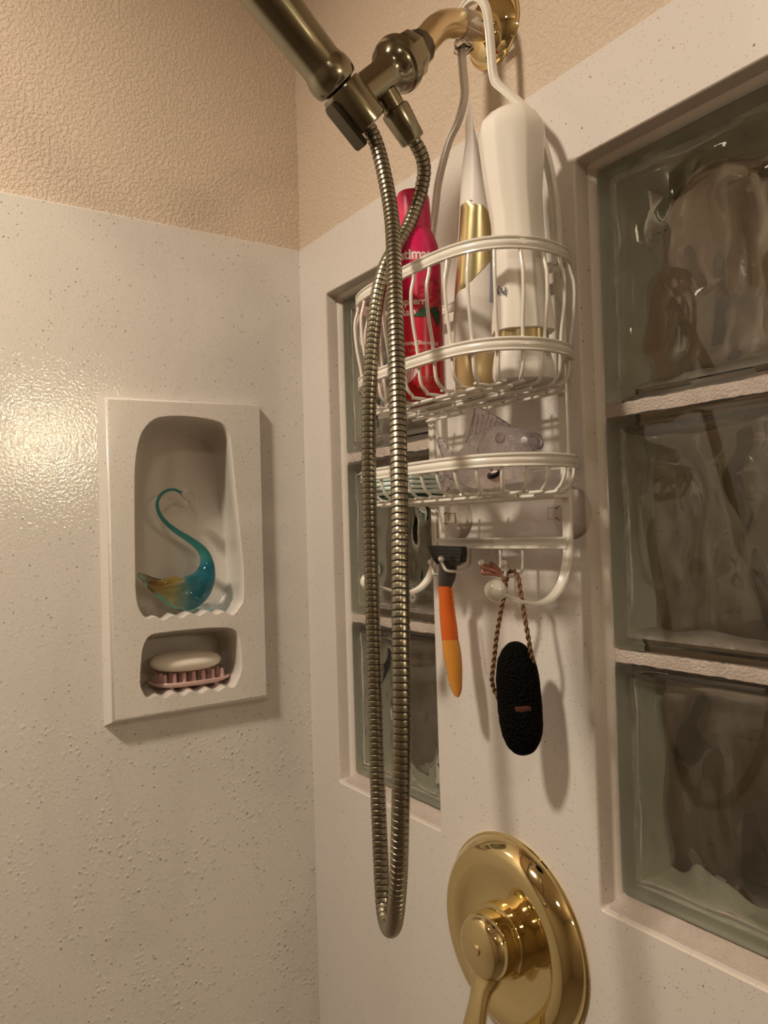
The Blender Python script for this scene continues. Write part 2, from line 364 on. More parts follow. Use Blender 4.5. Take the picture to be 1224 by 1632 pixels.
# glass block, shared by all: glass body with a hollow, wavy inner faces, coated edges
YF = 0.0195
def block_mesh(wd, ht, seed, name):
    """origin at the centre of the front face, +y into the wall"""
    D = 0.078; me = bpy.data.meshes.new(name); bm = bmesh.new()
    def rr(y, ins, r):
        out = []; x1 = wd/2-ins; z1 = ht/2-ins
        for cx, cz, a0 in ((x1-r, z1-r, 0), (-x1+r, z1-r, 90), (-x1+r, -z1+r, 180), (x1-r, -z1+r, 270)):
            for k in range(5):
                a = math.radians(a0+90*k/4); out.append((cx+r*math.cos(a), y, cz+r*math.sin(a)))
        return out
    loops = [rr(0.0, 0.007, 0.004), rr(0.0004, 0.0045, 0.004), rr(0.0018, 0.0018, 0.004), rr(0.005, 0, 0.004), rr(D-0.005, 0, 0.004), rr(D-0.0018, 0.0018, 0.004), rr(D-0.0004, 0.0045, 0.004), rr(D, 0.007, 0.004)]
    mids = [0, 0, 0, 1, 0, 0, 0]
    VV = [[bm.verts.new(p) for p in l] for l in loops]; n = len(VV[0])
    for i in range(len(VV)-1):
        for j in range(n):
            f = bm.faces.new((VV[i][j], VV[i][(j+1) % n], VV[i+1][(j+1) % n], VV[i+1][j])); f.material_index = mids[i]
    bm.faces.new(VV[0]); bm.faces.new(list(reversed(VV[-1])))
    bmesh.ops.recalc_face_normals(bm, faces=bm.faces)
    # the hollow: box grid with wavy front and back
    G = 44; iw, ih = wd/2-0.010, ht/2-0.010
    def wave(x, z, s):
        v = noise.noise(Vector((x*17+seed*3.1+s, z*13+s*2.0, seed)))*0.0085+noise.noise(Vector((x*38+seed, z*30+s, 5.0+s)))*0.0036
        e = min(1, (iw-abs(x))/0.014, (ih-abs(z))/0.014); e = max(0, e); return v*e
    fr = [[None]*(G+1) for _ in range(G+1)]; bk = [[None]*(G+1) for _ in range(G+1)]
    for i in range(G+1):
        for j in range(G+1):
            x = -iw+2*iw*i/G; z = -ih+2*ih*j/G
            ex = max(0, 1-(iw-abs(x))/0.012); ez = max(0, 1-(ih-abs(z))/0.012); e = max(ex, ez)
            fr[i][j] = bm.verts.new((x, 0.0105+e*e*0.005+wave(x, z, 0), z)); bk[i][j] = bm.verts.new((x, D-0.0105-e*e*0.005+wave(x, z, 9), z))
    new = []
    for i in range(G):
        for j in range(G):
            new.append(bm.faces.new((fr[i][j], fr[i+1][j], fr[i+1][j+1], fr[i][j+1])))
            new.append(bm.faces.new((bk[i][j], bk[i][j+1], bk[i+1][j+1], bk[i+1][j])))
    for i in range(G):
        new.append(bm.faces.new((fr[i][0], bk[i][0], bk[i+1][0], fr[i+1][0]))); new.append(bm.faces.new((fr[i+1][G], bk[i+1][G], bk[i][G], fr[i][G])))
        new.append(bm.faces.new((fr[0][i+1], bk[0][i+1], bk[0][i], fr[0][i]))); new.append(bm.faces.new((fr[G][i], bk[G][i], bk[G][i+1], fr[G][i+1])))
    bmesh.ops.recalc_face_normals(bm, faces=new)
    # the hollow's normals point into the hollow (out of the glass)
    c = Vector((0, D/2, 0)); f0 = new[0]; f0.normal_update()
    if f0.normal.dot(f0.calc_center_median()-c) > 0: bmesh.ops.reverse_faces(bm, faces=new)
    bm.to_mesh(me); bm.free(); me.materials.append(GLASS); me.materials.append(COAT)
    me.polygons.foreach_set('use_smooth', [True]*len(me.polygons)); me.set_sharp_from_angle(angle=math.radians(50)); return me
ROWS = [(ZP-0.2785, WZ1-0.004), (ZP-0.4785, ZP-0.2885), (WZ0+0.007, ZP-0.4885)]
def rough_bar(mb, x0, x1, z0, z1, y0, y1, amp=0.0009, n=60, seed=0, axis='x'):
    """mortar bar with uneven front, along x (or z)"""
    loops = []
    L0, L1 = (x0, x1) if axis == 'x' else (z0, z1)
    for i in range(n+1):
        t = L0+(L1-L0)*i/n; nz = lambda k: noise.noise(Vector((t*160, k*7.3, seed)))*amp+noise.noise(Vector((t*45, k*3.3, seed+4)))*amp
        if axis == 'x': loops.append([Vector((t, y1, z0-0.002)), Vector((t, y0+nz(1), z0-0.0012+nz(2))), Vector((t, y0-0.0004+nz(3), (z0+z1)/2)), Vector((t, y0+nz(4), z1+0.0012+nz(5))), Vector((t, y1, z1+0.002))])
        else: loops.append([Vector((x0-0.002, y1, t)), Vector((x0-0.0012+nz(2), y0+nz(1), t)), Vector(((x0+x1)/2, y0-0.0004+nz(3), t)), Vector((x1+0.0012+nz(5), y0+nz(4), t)), Vector((x1+0.002, y1, t))])
    mb.loft(loops, True)
for wn, (x0, x1) in WINS.items():
    e = struct_empty('window_%d' % wn, (x0, 0, WZ0), 'glass block window column between the corner and the shower caddy' if wn == 1 else 'wide glass block window beside the brass shower valve')
    # reveal with a rounded lip
    prof = [(RND*0.4, 0.0), (RND*0.12, 0.0007), (0, 0.002), (0, TH)]
    b = MB(); loops = [rrect(y, x0-i, x1+i, WZ0-i, WZ1+i, 0.004) for i, y in prof]; b.loft(loops, True, False, False)
    r = obj('window_reveal', b, REVEAL, e, 40)
    # caulk bead round the glass
    b = MB(); loops = [rrect(YF+yy, x0+i, x1-i, WZ0+i, WZ1-i, 0.004) for i, yy in ((-0.0005, -0.0045), (0.0012, -0.0022), (0.0042, 0.0012), (0.0042, 0.006))]; b.loft(loops, True, False, False)
    obj('caulk_bead', b, CAULK, e, 60)
    # sill slope of the bottom joint
    b = MB(); lo = []
    for i in range(81):
        t = x0+(x1-x0)*i/80; q = noise.noise(Vector((t*70, 1, wn)))*0.0009; q2 = noise.noise(Vector((t*170, 4, wn)))*0.0008
        lo.append([Vector((t, YF+0.008, WZ0)), Vector((t, 0.006, WZ0)), Vector((t, 0.008, WZ0+0.0008)), Vector((t, 0.0115, WZ0+0.0016+q)), Vector((t, YF-0.003, WZ0+0.004+q2)), Vector((t, YF+0.003, WZ0+0.0085+q)), Vector((t, YF+0.008, WZ0+0.009))])
    b.loft(lo, True); obj('mortar_sill', b, MORTAR, e, 60)
    cols = [(x0+0.003, x1-0.002)] if wn == 1 else [(x0+0.0035, x0+0.1965), (x0+0.2065, x1-0.004)]
    k = 0
    for ci, (c0, c1) in enumerate(cols):
        for ri, (z0, z1) in enumerate(ROWS):
            me = block_mesh(c1-c0, z1-z0, wn*7+ci*3+ri*1.7, 'glass_block')
            o = bpy.data.objects.new('glass_block', me); COL.objects.link(o); o.parent = e
            o.location = Vector(((c0+c1)/2, YF, (z0+z1)/2))-Vector(e.location); k += 1
    for ri in range(2):
        b = MB(); rough_bar(b, x0+0.001, x1-0.001, ROWS[ri+1][1]+0.001, ROWS[ri][0]-0.001, YF+0.0035, YF+0.07, seed=wn*5+ri, n=90)
        obj('mortar_joint', b, MORTAR, e, 60)
    if wn == 2:
        b = MB(); rough_bar(b, cols[0][1]+0.001, cols[1][0]-0.001, WZ0+0.005, WZ1-0.003, YF+0.0037, YF+0.07, seed=3, axis='z', n=150); obj('mortar_joint', b, MORTAR, e, 60)

# ------------------------------------------------------------------ moulded niche on the left wall
niche = thing('soap_niche', 'speckled cream moulded wall niche with a tall upper and a small lower recess', 'wall niche', (0, -0.165, NZ0))
def catmull2(pts, n=4): return smooth(pts, n, True)
XF = 0.015
up_px = [(245,668),(230,682),(221,702),(215,740),(214,800),(215,900),(216,945),(222,973),(236,985),(256,986),(300,981),(340,977),(370,978),(384,968),(389,948),(388,900),(383,850),(376,780),(370,720),(366,692),(357,677),(340,669),(300,663),(265,663)]
lo_px = [(240,1012),(228,1030),(224,1060),(223,1090),(228,1104),(240,1112),(270,1109),(310,1104),(350,1099),(370,1095),(382,1080),(386,1060),(384,1030),(380,1010),(368,1001),(340,1000),(300,1003),(265,1007)]
def ripple(loop, zf):
    out = []
    for p in loop:
        q = p.copy()
        if p.z < zf+0.012: q.z += 0.0022*math.sin(p.y*2*math.pi/0.0215)*max(0, min(1, (zf+0.012-p.z)/0.006))
        out.append(q)
    return out
def hole_loops(px, back, xb, zf):
    front = resample(catmull2([ax(a, b_, XF) for a, b_ in px]+[], 5)+[ax(*px[0], XF)], 0.0022)[:-1]
    cy = sum(p.y for p in front)/len(front); cz = sum(p.z for p in front)/len(front)
    front = ripple(front, zf)
    y0, y1, z0, z1 = back; fy0, fy1 = min(p.y for p in front), max(p.y for p in front); fz0, fz1 = min(p.z for p in front), max(p.z for p in front)
    bk = []
    for p in front:
        u = (p.y-fy0)/(fy1-fy0); v = (p.z-fz0)/(fz1-fz0)
        bk.append(Vector((xb, y0+(y1-y0)*u, z0+(z1-z0)*v)))
    L = [front]
    for t, off, x in ((0, 0.0006, XF-0.0008), (0.0, 0.0016, XF-0.003)):
        L.append([Vector((x, cy+(p.y-cy)*(1-off*16), cz+(p.z-cz)*(1-off*6))) for p in front])
    base_l = L[-1]
    for t in (0.25, 0.5, 0.72, 0.86, 0.95, 1.0):
        s = 1-(0.0 if t < 0.8 else (t-0.8)*0.35)
        lp = []
        for p, q in zip(base_l, bk):
            r = p.lerp(q, t); r.y = q.y*0+cy+(r.y-cy)*s; r.z = cz+(r.z-cz)*s
            lp.append(r)
        L.append(lp)
    return L
UL = hole_loops(up_px, (-0.216, -0.083, ZP-0.474, ZP-0.238), -0.062, ZP-0.470)
LL = hole_loops(lo_px, (-0.214, -0.095, ZP-0.562, ZP-0.500), -0.062, ZP-0.560)
fr = [ax(172, 639, XF), ax(409, 648, XF), ax(422, 1104, XF), ax(182, 1146, XF)]
fr = [Vector((XF, -0.2555, ZP-0.2195)), Vector((XF, -0.0715, ZP-0.2150)), Vector((XF, -0.0710, ZP-0.5760)), Vector((XF, -0.2550, ZP-0.5770))]
bm = bmesh.new(); es = []
for loop in (fr, UL[0], LL[0]):
    vs = [bm.verts.new(p) for p in loop]; es += [bm.edges.new((vs[i], vs[(i+1) % len(vs)])) for i in range(len(vs))]
bmesh.ops.triangle_fill(bm, use_beauty=True, use_dissolve=False, edges=es)
NFRONT = len(bm.faces)
for L in (UL, LL):
    VV = [[bm.verts.new(p) for p in l] for l in L]; n = len(VV[0])
    for i in range(len(VV)-1):
        for j in range(n): bm.faces.new((VV[i][j], VV[i][(j+1) % n], VV[i+1][(j+1) % n], VV[i+1][j]))
    bm.faces.new(VV[-1])
wall = [Vector((-0.0005, NY0, NZ1)), Vector((-0.0005, NY1, NZ1)), Vector((-0.0005, NY1, NZ0)), Vector((-0.0005, NY0, NZ0))]
def lerp_loop(a, b, t, x): return [Vector((x, p.y+(q.y-p.y)*t, p.z+(q.z-p.z)*t)) for p, q in zip(a, b)]
R_ = [fr, lerp_loop(fr, wall, 0.22, XF-0.0008), lerp_loop(fr, wall, 0.42, XF-0.003), lerp_loop(fr, wall, 0.80, 0.004), wall]
VV = [[bm.verts.new(p) for p in l] for l in R_]
for i in range(len(VV)-1):
    for j in range(4): bm.faces.new((VV[i][j], VV[i][(j+1) % 4], VV[i+1][(j+1) % 4], VV[i+1][j]))
bmesh.ops.remove_doubles(bm, verts=bm.verts, dist=1e-5)
nb = obj('niche_body', bm, NICHE, niche, 50)
for p in nb.data.polygons:
    if abs(p.normal.x) > 0.9999: p.use_smooth = False

# glass swan in the upper recess
swan = thing('glass_swan', 'small teal and amber glass swan standing in the upper niche recess', 'figurine', (-0.03, -0.16, ZP-0.470))
SX = -0.026
sp = [(-0.214,-0.419,0.0018),(-0.207,-0.424,0.0045),(-0.197,-0.4315,0.0080),(-0.184,-0.4390,0.0125),(-0.170,-0.4450,0.0175),(-0.156,-0.4470,0.0205),(-0.143,-0.440,0.0195),(-0.1335,-0.430,0.0150),(-0.1290,-0.4185,0.0110),(-0.1285,-0.407,0.0080),(-0.132,-0.397,0.0062),(-0.140,-0.3875,0.0048),(-0.152,-0.3785,0.0039),(-0.165,-0.370,0.0033),(-0.177,-0.3605,0.0028),(-0.1860,-0.3490,0.0024),(-0.1895,-0.3360,0.0021),(-0.1855,-0.3255,0.0020),(-0.1775,-0.3195,0.0019),(-0.168,-0.3180,0.0018),(-0.160,-0.3215,0.0016)]
SW = mat('swan_glass', (1, 1, 1), 0.02, 0, Transmission_Weight=0.92, IOR=1.40)
_c = coords(SW); _s = N(SW, 'ShaderNodeSeparateXYZ'); link(SW, _c, _s.inputs[0])
_r = N(SW, 'ShaderNodeMapRange'); _r.inputs['From Min'].default_value = -0.055; _r.inputs['From Max'].default_value = 0.035; link(SW, _s.outputs['Y'], _r.inputs[0])
_a = ramp(SW, _r.outputs[0], [(0.0, (0.80, 0.82, 0.74)), (0.08, (0.45, 0.70, 0.68)), (0.15, (0.60, 0.38, 0.16)), (0.42, (0.85, 0.62, 0.22)), (0.55, (0.80, 0.78, 0.60)), (0.66, (0.09, 0.38, 0.44)), (1.0, (0.02, 0.30, 0.48))])
_z = N(SW, 'ShaderNodeMapRange'); _z.inputs['From Min'].default_value = 0.058; _z.inputs['From Max'].default_value = 0.066; link(SW, _s.outputs['Z'], _z.inputs[0])
base(SW, mixc(SW, _z.outputs[0], _a.outputs[0], (0.08, 0.42, 0.43)))
pts = smooth([V(SX, a, z) for a, z, r in sp], 6); rr_ = smooth([Vector((r, 0, 0)) for _, _, r in sp], 6)
b = MB(); b.tube(pts, [q.x for q in rr_], 20); obj('body', b, SW, swan, 80)
b = MB(); b.tube(smooth([V(SX, -0.161, -0.321), V(SX, -0.155, -0.3235), V(SX, -0.150, -0.3265), V(SX, -0.1465, -0.332), V(SX, -0.1475, -0.341)], 5), [0.0016, 0.002, 0.003, 0.004, 0.005, 0.0056, 0.006, 0.006, 0.006, 0.006, 0.0058, 0.0055, 0.005, 0.0045, 0.004, 0.0034, 0.003, 0.0026, 0.0022, 0.0018, 0.0014], 14)
obj('head', b, CLEARG, swan, 80, label='clear glass head and beak')
b = MB(); b.tube(smooth([V(SX+0.010, -0.207, -0.428), V(SX+0.017, -0.193, -0.431), V(SX+0.021, -0.175, -0.428), V(SX+0.017, -0.163, -0.429)], 6), [0.0015+0.0035*math.sin(math.pi*i/18) for i in range(19)], 10)
obj('wing', b, SW, swan, 80)

# soap on its pink holder in the lower recess
dish = thing('soap_dish', 'translucent pink soap holder with pegs in the lower niche recess', 'soap dish', (-0.03, -0.152, ZP-0.560))
b = MB(); loops = []
for rr2, zz in ((0.30, -0.5575), (0.85, -0.5555), (0.98, -0.5525), (1.0, -0.5505), (0.97, -0.5490), (0.88, -0.5515), (0.3, -0.5535)):
    loops.append([V(-0.028+0.030*rr2*math.copysign(abs(math.cos(a))**0.8, math.cos(a)), -0.153+0.050*rr2*math.copysign(abs(math.sin(a))**0.8, math.sin(a)), zz) for a in [2*math.pi*k/40 for k in range(40)]])
b.loft(loops); obj('tray', b, PINKCLEAR, dish, 60)
for ix in range(3):
    for iy in range(7):
        y = -0.153-0.036+iy*0.012; x = -0.028-0.014+ix*0.014
        b = MB(); b.lathe([(0.0030, -0.5535), (0.0026, -0.5445), (0.0024, -0.5412), (0.0014, -0.5400)], V(x, y, 0), (0, 0, 1), 10); obj('peg', b, PINKCLEAR, dish, 50)
for iy in (-1, 1):
    for ix in (-1, 1):
        b = MB(); b.lathe([(0.0030, -0.5605), (0.0030, -0.5560)], V(-0.028+ix*0.014, -0.153+iy*0.028, 0), (0, 0, 1), 10); obj('foot', b, PINKCLEAR, dish, 50)
b = MB(); loops = []
for k in range(13):
    th = math.pi*(k+0.5)/13; r = math.sin(th)**0.65; h = -math.cos(th)
    loops.append([Vector((-0.027+0.026*r*math.copysign(abs(math.cos(a))**0.85, math.cos(a)), -0.158+0.0435*r*math.copysign(abs(math.sin(a))**0.85, math.sin(a)), 0)) for a in [2*math.pi*j/40 for j in range(40)]])
    for p in loops[-1]: p.z = ZP-0.5285+0.0115*h-(p.y+0.158)*0.02
b.loft(loops); s = obj('bar_of_soap', b, SOAP, None, 70); s['label'] = 'worn cream oval bar of soap resting on the pink soap holder'; s['category'] = 'soap'

# ------------------------------------------------------------------ shower arm
XA = 0.386
AX = [V(XA, 0.02, 0.083), V(XA, -0.005, 0.0815), V(XA, -0.03, 0.0765), V(XA, -0.052, 0.0700), V(XA, -0.066, 0.0610), V(XA, -0.077, 0.0480), V(XA, -0.0875, 0.0360), V(XA, -0.096, 0.0270)]
arm = thing('shower_pipe', 'short bent brass shower arm coming out of a round brass wall flange', 'pipe', V(XA, 0, 0.08))
b = MB(); b.tube(smooth(AX, 6), 0.0118, 24); obj('pipe', b, BRASS_B, arm, 60)
b = MB(); b.lathe([(0.0335, 0), (0.034, 0.0012), (0.0335, 0.0026), (0.0315, 0.0032), (0.031, 0.0045), (0.029, 0.0085), (0.025, 0.013), (0.019, 0.0165), (0.0135, 0.018), (0.0120, 0.0182)], V(0.3835, 0.004, 0.0845), (0, -1, -0.02), 48); obj('flange', b, BRASS, arm, 35, label='round domed brass flange')

# ------------------------------------------------------------------ shower bracket (brushed nickel)
br = thing('shower_bracket', 'brushed nickel swivel bracket screwed on the end of the brass shower arm', 'shower bracket', V(XA, -0.1, 0.02))
A = V(XA, -0.0850, 0.0385); Bp = V(XA, -0.1300, -0.0045); axn = (Bp-A).normalized()
b = MB(); b.lathe([(0.0120, -0.003), (0.0135, -0.003), (0.0148, 0.0), (0.0150, 0.010), (0.0135, 0.0115)], A, axn, 12); obj('lock_nut', b, PEWTER_D, br, 30, label='dark notched lock nut')
b = MB(); b.lathe([(0.0145, 0.010), (0.0185, 0.0115), (0.0195, 0.0135), (0.0205, 0.028), (0.0215, 0.0285)], A, axn, 8, ref=(1, 0, 0.3)); obj('swivel_nut', b, PEWTER, br, 25)
b = MB(); b.lathe([(0.020, 0.0280), (0.0228, 0.0290), (0.0234, 0.0325), (0.0228, 0.0368), (0.0205, 0.0385), (0.0205, 0.0392), (0.0215, 0.0398), (0.0205, 0.0430), (0.0170, 0.0465), (0.0145, 0.0500), (0.0137, 0.056), (0.0137, 0.088)], A, axn, 40); obj('body', b, PEWTER, br, 35)
Hd = (V(XA, -0.2321, 0.0261)-V(XA, -0.1759, -0.0217)).normalized()     # direction of the hand shower, pointing up and out
Cc = V(XA, -0.1545, -0.0330)
b = MB(); b.lathe([(0.0130, -0.0185), (0.0165, -0.0185), (0.0178, -0.0170), (0.0180, 0.015), (0.0172, 0.0168), (0.0135, 0.0168)], Cc, Hd, 40); obj('cradle', b, PEWTER, br, 35)
side = Vector((0, Hd.z, -Hd.y)); side = -side if side.z > 0 else side      # lower-left of the cradle
b = MB(); c0 = Cc+side*0.0200
pr = [(-0.004, -0.002), (0.004, -0.002), (0.0055, 0), (0.004, 0.0035), (-0.004, 0.0035), (-0.0055, 0)]
b.sweep([c0+Hd*t for t in (-0.026, -0.024, 0.010, 0.014)], [(p*1.5, q) for p, q in pr], up=-side, scale=[0.8, 1, 1, 0.7]); obj('lock_tab', b, PEWTER_D, br, 30, label='dark locking tab')
o0 = V(XA, -0.1230, -0.0130); o1 = V(XA, -0.1125, -0.0260); od = (o1-o0).normalized()
b = MB(); b.lathe([(0.0098, 0), (0.0098, 0.020)], o0, od, 24); obj('outlet', b, PEWTER, br, 35)

# ------------------------------------------------------------------ hand shower and its hose
hs = thing('hand_shower', 'brushed nickel hand shower with a long looped ribbed metal hose', 'hand shower', Cc)
b = MB(); b.lathe([(0.0105, 0.012), (0.0120, 0.0172), (0.0135, 0.0180), (0.0175, 0.0190), (0.0190, 0.0215), (0.0198, 0.0265), (0.0192, 0.0325), (0.0178, 0.0360), (0.0172, 0.0390), (0.0176, 0.060), (0.0186, 0.090), (0.0192, 0.125), (0.0180, 0.165), (0.0150, 0.185), (0.012, 0.195)], Cc, Hd, 48); obj('handle', b, PEWTER, hs, 35)
hc = Cc+Hd*0.20; hn = (Vector((0, -0.45, -0.9))).normalized()
b = MB(); b.lathe([(0.012, 0.028), (0.030, 0.022), (0.044, 0.006), (0.047, -0.004), (0.045, -0.010)], hc+Hd*0.03, -hn, 48); obj('spray_head', b, PEWTER, hs, 35)
b = MB(); b.lathe([(0.0, 0.0135), (0.040, 0.0125), (0.0452, 0.0095)], hc+Hd*0.03, hn, 40); obj('spray_face', b, GREYP, hs, 35)
b = MB(); b.lathe([(0.0105, 0.006), (0.0122, 0.007), (0.0126, 0.009), (0.0108, 0.034), (0.0100, 0.0355), (0.0070, 0.036)], V(XA, -0.1185, -0.0190), (V(XA, -0.0945, -0.0475)-V(XA, -0.1185, -0.0190)), 20); obj('hose_nut', b, PEWTER, hs, 30)
h1 = [(585,196,.386),(597,222,.387),(606,250,.390),(615,290,.396),(622,330,.403),(626,370,.411),(628,420,.422),(630,500,.437),(633,600,.452),(635,700,.465),(637,800,.476),(638,900,.485),(639,1000,.491),(640,1100,.494),(640,1200,.494),(638,1300,.490),(636,1380,.482),(633,1430,.472),(630,1460,.460),(626,1478,.445),(620,1479,.428),(614,1462,.415)]
h2 = [(610,1430,.405),(606,1350,.397),(602,1250,.391),(599,1150,.386),(596,1050,.382),(593,950,.378),(590,850,.375),(588,750,.373),(588,650,.374),(592,570,.374),(597,510,.374),(603,465,.373),(614,425,.372),(632,392,.371),(651,360,.371),(665,325,.372),(673,295,.376),(676,270,.380),(672,248,.384),(663,230,.386),(655,217,.386)]
cp = [ax(*q) for q in h1+h2]
path = smooth([Cc-Hd*0.014]+cp[1:]+[], 16)
rings = []; dense = resample(path, 0.0004); acc = 0
prof_h = [(0.0, 0.00535), (0.00035, 0.00535), (0.0007, 0.00585), (0.0016, 0.00605), (0.0030, 0.00615), (0.0041, 0.00615), (0.0044, 0.00590)]
PITCH = 0.0046; Lh = 0.0004*(len(dense)-1); pts_h = []; rad_h = []; gm = []
for kk in range(int(Lh/PITCH)):
    for jj, (hh, rr3) in enumerate(prof_h):
        f = (kk*PITCH+hh)/0.0004; i0 = min(int(f), len(dense)-2); pts_h.append(dense[i0].lerp(dense[i0+1], f-i0)); rad_h.append(rr3); gm.append(jj)
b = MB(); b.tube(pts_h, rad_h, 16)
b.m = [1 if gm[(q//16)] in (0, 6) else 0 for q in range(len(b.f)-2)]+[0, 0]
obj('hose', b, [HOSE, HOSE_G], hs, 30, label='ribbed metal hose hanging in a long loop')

# ------------------------------------------------------------------ shower caddy
cad = thing('shower_caddy', 'pearl white wire shower caddy with two baskets hooked over the shower arm', 'shower caddy', V(0.386, -0.02, -0.40))
CX = 0.386
STRAP = [(-0.0042, 0.0004), (-0.0042, -0.0008), (0.0042, -0.0008), (0.0042, 0.0004), (0.0034, 0.0015), (0.0022, 0.0013), (0.0014, 0.0006), (0, 0.0004), (-0.0014, 0.0006), (-0.0022, 0.0013), (-0.0034, 0.0015)]
STRAP = [(a*1.12, c*1.25) for a, c in STRAP]
def front_up(i): return (0, -1, 0)
def rail(side):
    X = CX+side*0.0865
    top = [V(X, -0.020, -0.150), V(X, -0.018, -0.20), V(X, -0.018, -0.30), V(X, -0.018, -0.385), V(X, -0.0195, -0.404), V(X, -0.026, -0.421), V(X, -0.038, -0.4325), V(X, -0.053, -0.4365), V(X, -0.070, -0.434), V(X, -0.086, -0.4285), V(X, -0.094, -0.4245)]
    P = smooth(top, 6); n = len(P)
    def u(i):
        a = P[max(i-1, 0)]; c = P[min(i+1, n-1)]; t = (c-a).normalized(); q = Vector((1, 0, 0)).cross(t); return q if q.y < 0.0 or q.z > 0.3 else -q
    prv = [None]
    def up(i):
        a = P[max(i-1, 0)]; c = P[min(i+1, n-1)]; t = (c-a).normalized(); return Vector((1, 0, 0)).cross(t)*(-1)
    sc = [1.0 if i < n-22 else 1.0-0.5*(i-(n-22))/22 for i in range(n)]
    b = MB(); b.sweep(P, STRAP, up=up, scale=sc); o = obj('rail', b, PEARL, cad, 40)
    b = MB(); b.ball(V(X, -0.0975, -0.4230), 0.0083, 24, 16); obj('ball_tip', b, PEARL, o, 80)
for sd in (-1, 1): rail(sd)
b = MB(); b.sweep([V(CX-0.0855, -0.0185, -0.3905), V(CX+0.0855, -0.0185, -0.3905)], [(a*1.1, c) for a, c in STRAP], up=(0, -1, 0)); obj('crossbar', b, PEARL, cad, 40)
# hanger: right leg loops over the arm, left leg ends in a clip under it
HP = [(a*0.80, c*1.5) for a, c in STRAP]
hang_r = [V(0.3745, -0.032, 0.0680), V(0.3725, -0.032, 0.0800), V(0.379, -0.032, 0.0905), V(0.391, -0.032, 0.0945), V(0.4035, -0.032, 0.0900), V(0.412, -0.032, 0.0770), V(0.4155, -0.032, 0.060), V(0.4160, -0.031, 0.040), V(0.4165, -0.030, 0.018), V(0.4200, -0.030, 0.007), V(0.430, -0.029, -0.005), V(0.446, -0.028, -0.024), V(0.460, -0.027, -0.045), V(0.4695, -0.025, -0.075), V(0.4745, -0.023, -0.105), V(0.4752, -0.021, -0.135), V(0.4730, -0.020, -0.165)]
hang_l = [V(0.3785, -0.032, 0.0600), V(0.3785, -0.031, 0.040), V(0.3790, -0.030, 0.018), V(0.3750, -0.030, 0.006), V(0.366, -0.029, -0.004), V(0.351, -0.028, -0.0155), V(0.3335, -0.027, -0.045), V(0.3240, -0.025, -0.070), V(0.3110, -0.023, -0.105), V(0.3030, -0.021, -0.135), V(0.2995, -0.020, -0.165)]
for h in (hang_r, hang_l):
    b = MB(); b.sweep(smooth(h, 7), HP, up=(0, -1, 0)); obj('hanger_strap', b, PEARL, cad, 40)
b = MB(); b.box(V(0.3745, -0.0385, 0.0530), V(0.3895, -0.0265, 0.0570)); b.box(V(0.3760, -0.0390, 0.0565), V(0.3870, -0.0260, 0.0650)); obj('clip', b, CLEAR, cad, 30, bevel=0.0012, label='clear plastic clip')
b = MB(); b.box(V(0.3990, -0.0430, 0.0620), V(0.4115, -0.0220, 0.0665)); obj('clip', b, CLEAR, cad, 30, bevel=0.0012, label='clear plastic clip')
b = MB(); b.tube([V(XA, -0.0245, 0.0778), V(XA, -0.0400, 0.0740)], 0.0124, 24); obj('arm_sleeve', b, SLEEVE, cad, 60, label='clear plastic sleeve round the arm')
# baskets
half = [(0, -0.1140), (0.030, -0.1138), (0.055, -0.1120), (0.075, -0.1070), (0.090, -0.0985), (0.101, -0.0860), (0.1075, -0.0700), (0.1090, -0.0540), (0.1070, -0.0380), (0.1025, -0.0250), (0.0960, -0.0165)]
plan = [(-a, y) for a, y in reversed(half[1:])]+half
def plan_pts(z, inset=0.0, n=8):
    P = smooth([V(CX+a, y, z) for a, y in plan], n); P = resample(P, 0.004)
    if inset:
        out = []
        for i, p in enumerate(P):
            t = (P[min(i+1, len(P)-1)]-P[max(i-1, 0)]).normalized(); nrm = Vector((t.y, -t.x, 0)); out.append(p-nrm*inset)
        return out
    return P
RIM = [(0.0, -0.0052), (0.0012, -0.0052), (0.0022, -0.0044), (0.0020, -0.0034), (0.0010, -0.0028), (0.0017, -0.0016), (0.0021, 0.0), (0.0017, 0.0016), (0.0010, 0.0024), (0.0011, 0.0030), (0.0021, 0.0036), (0.0022, 0.0046), (0.0012, 0.0054), (0.0, 0.0054), (-0.0008, 0.0040), (-0.0008, -0.0040)]
def rim(name, z, parent, label=None):
    b = MB(); b.sweep(plan_pts(z), RIM, up=(0, 0, 1)); o = obj(name, b, PEARL, parent, 35)
    if label: o['label'] = label
    return o
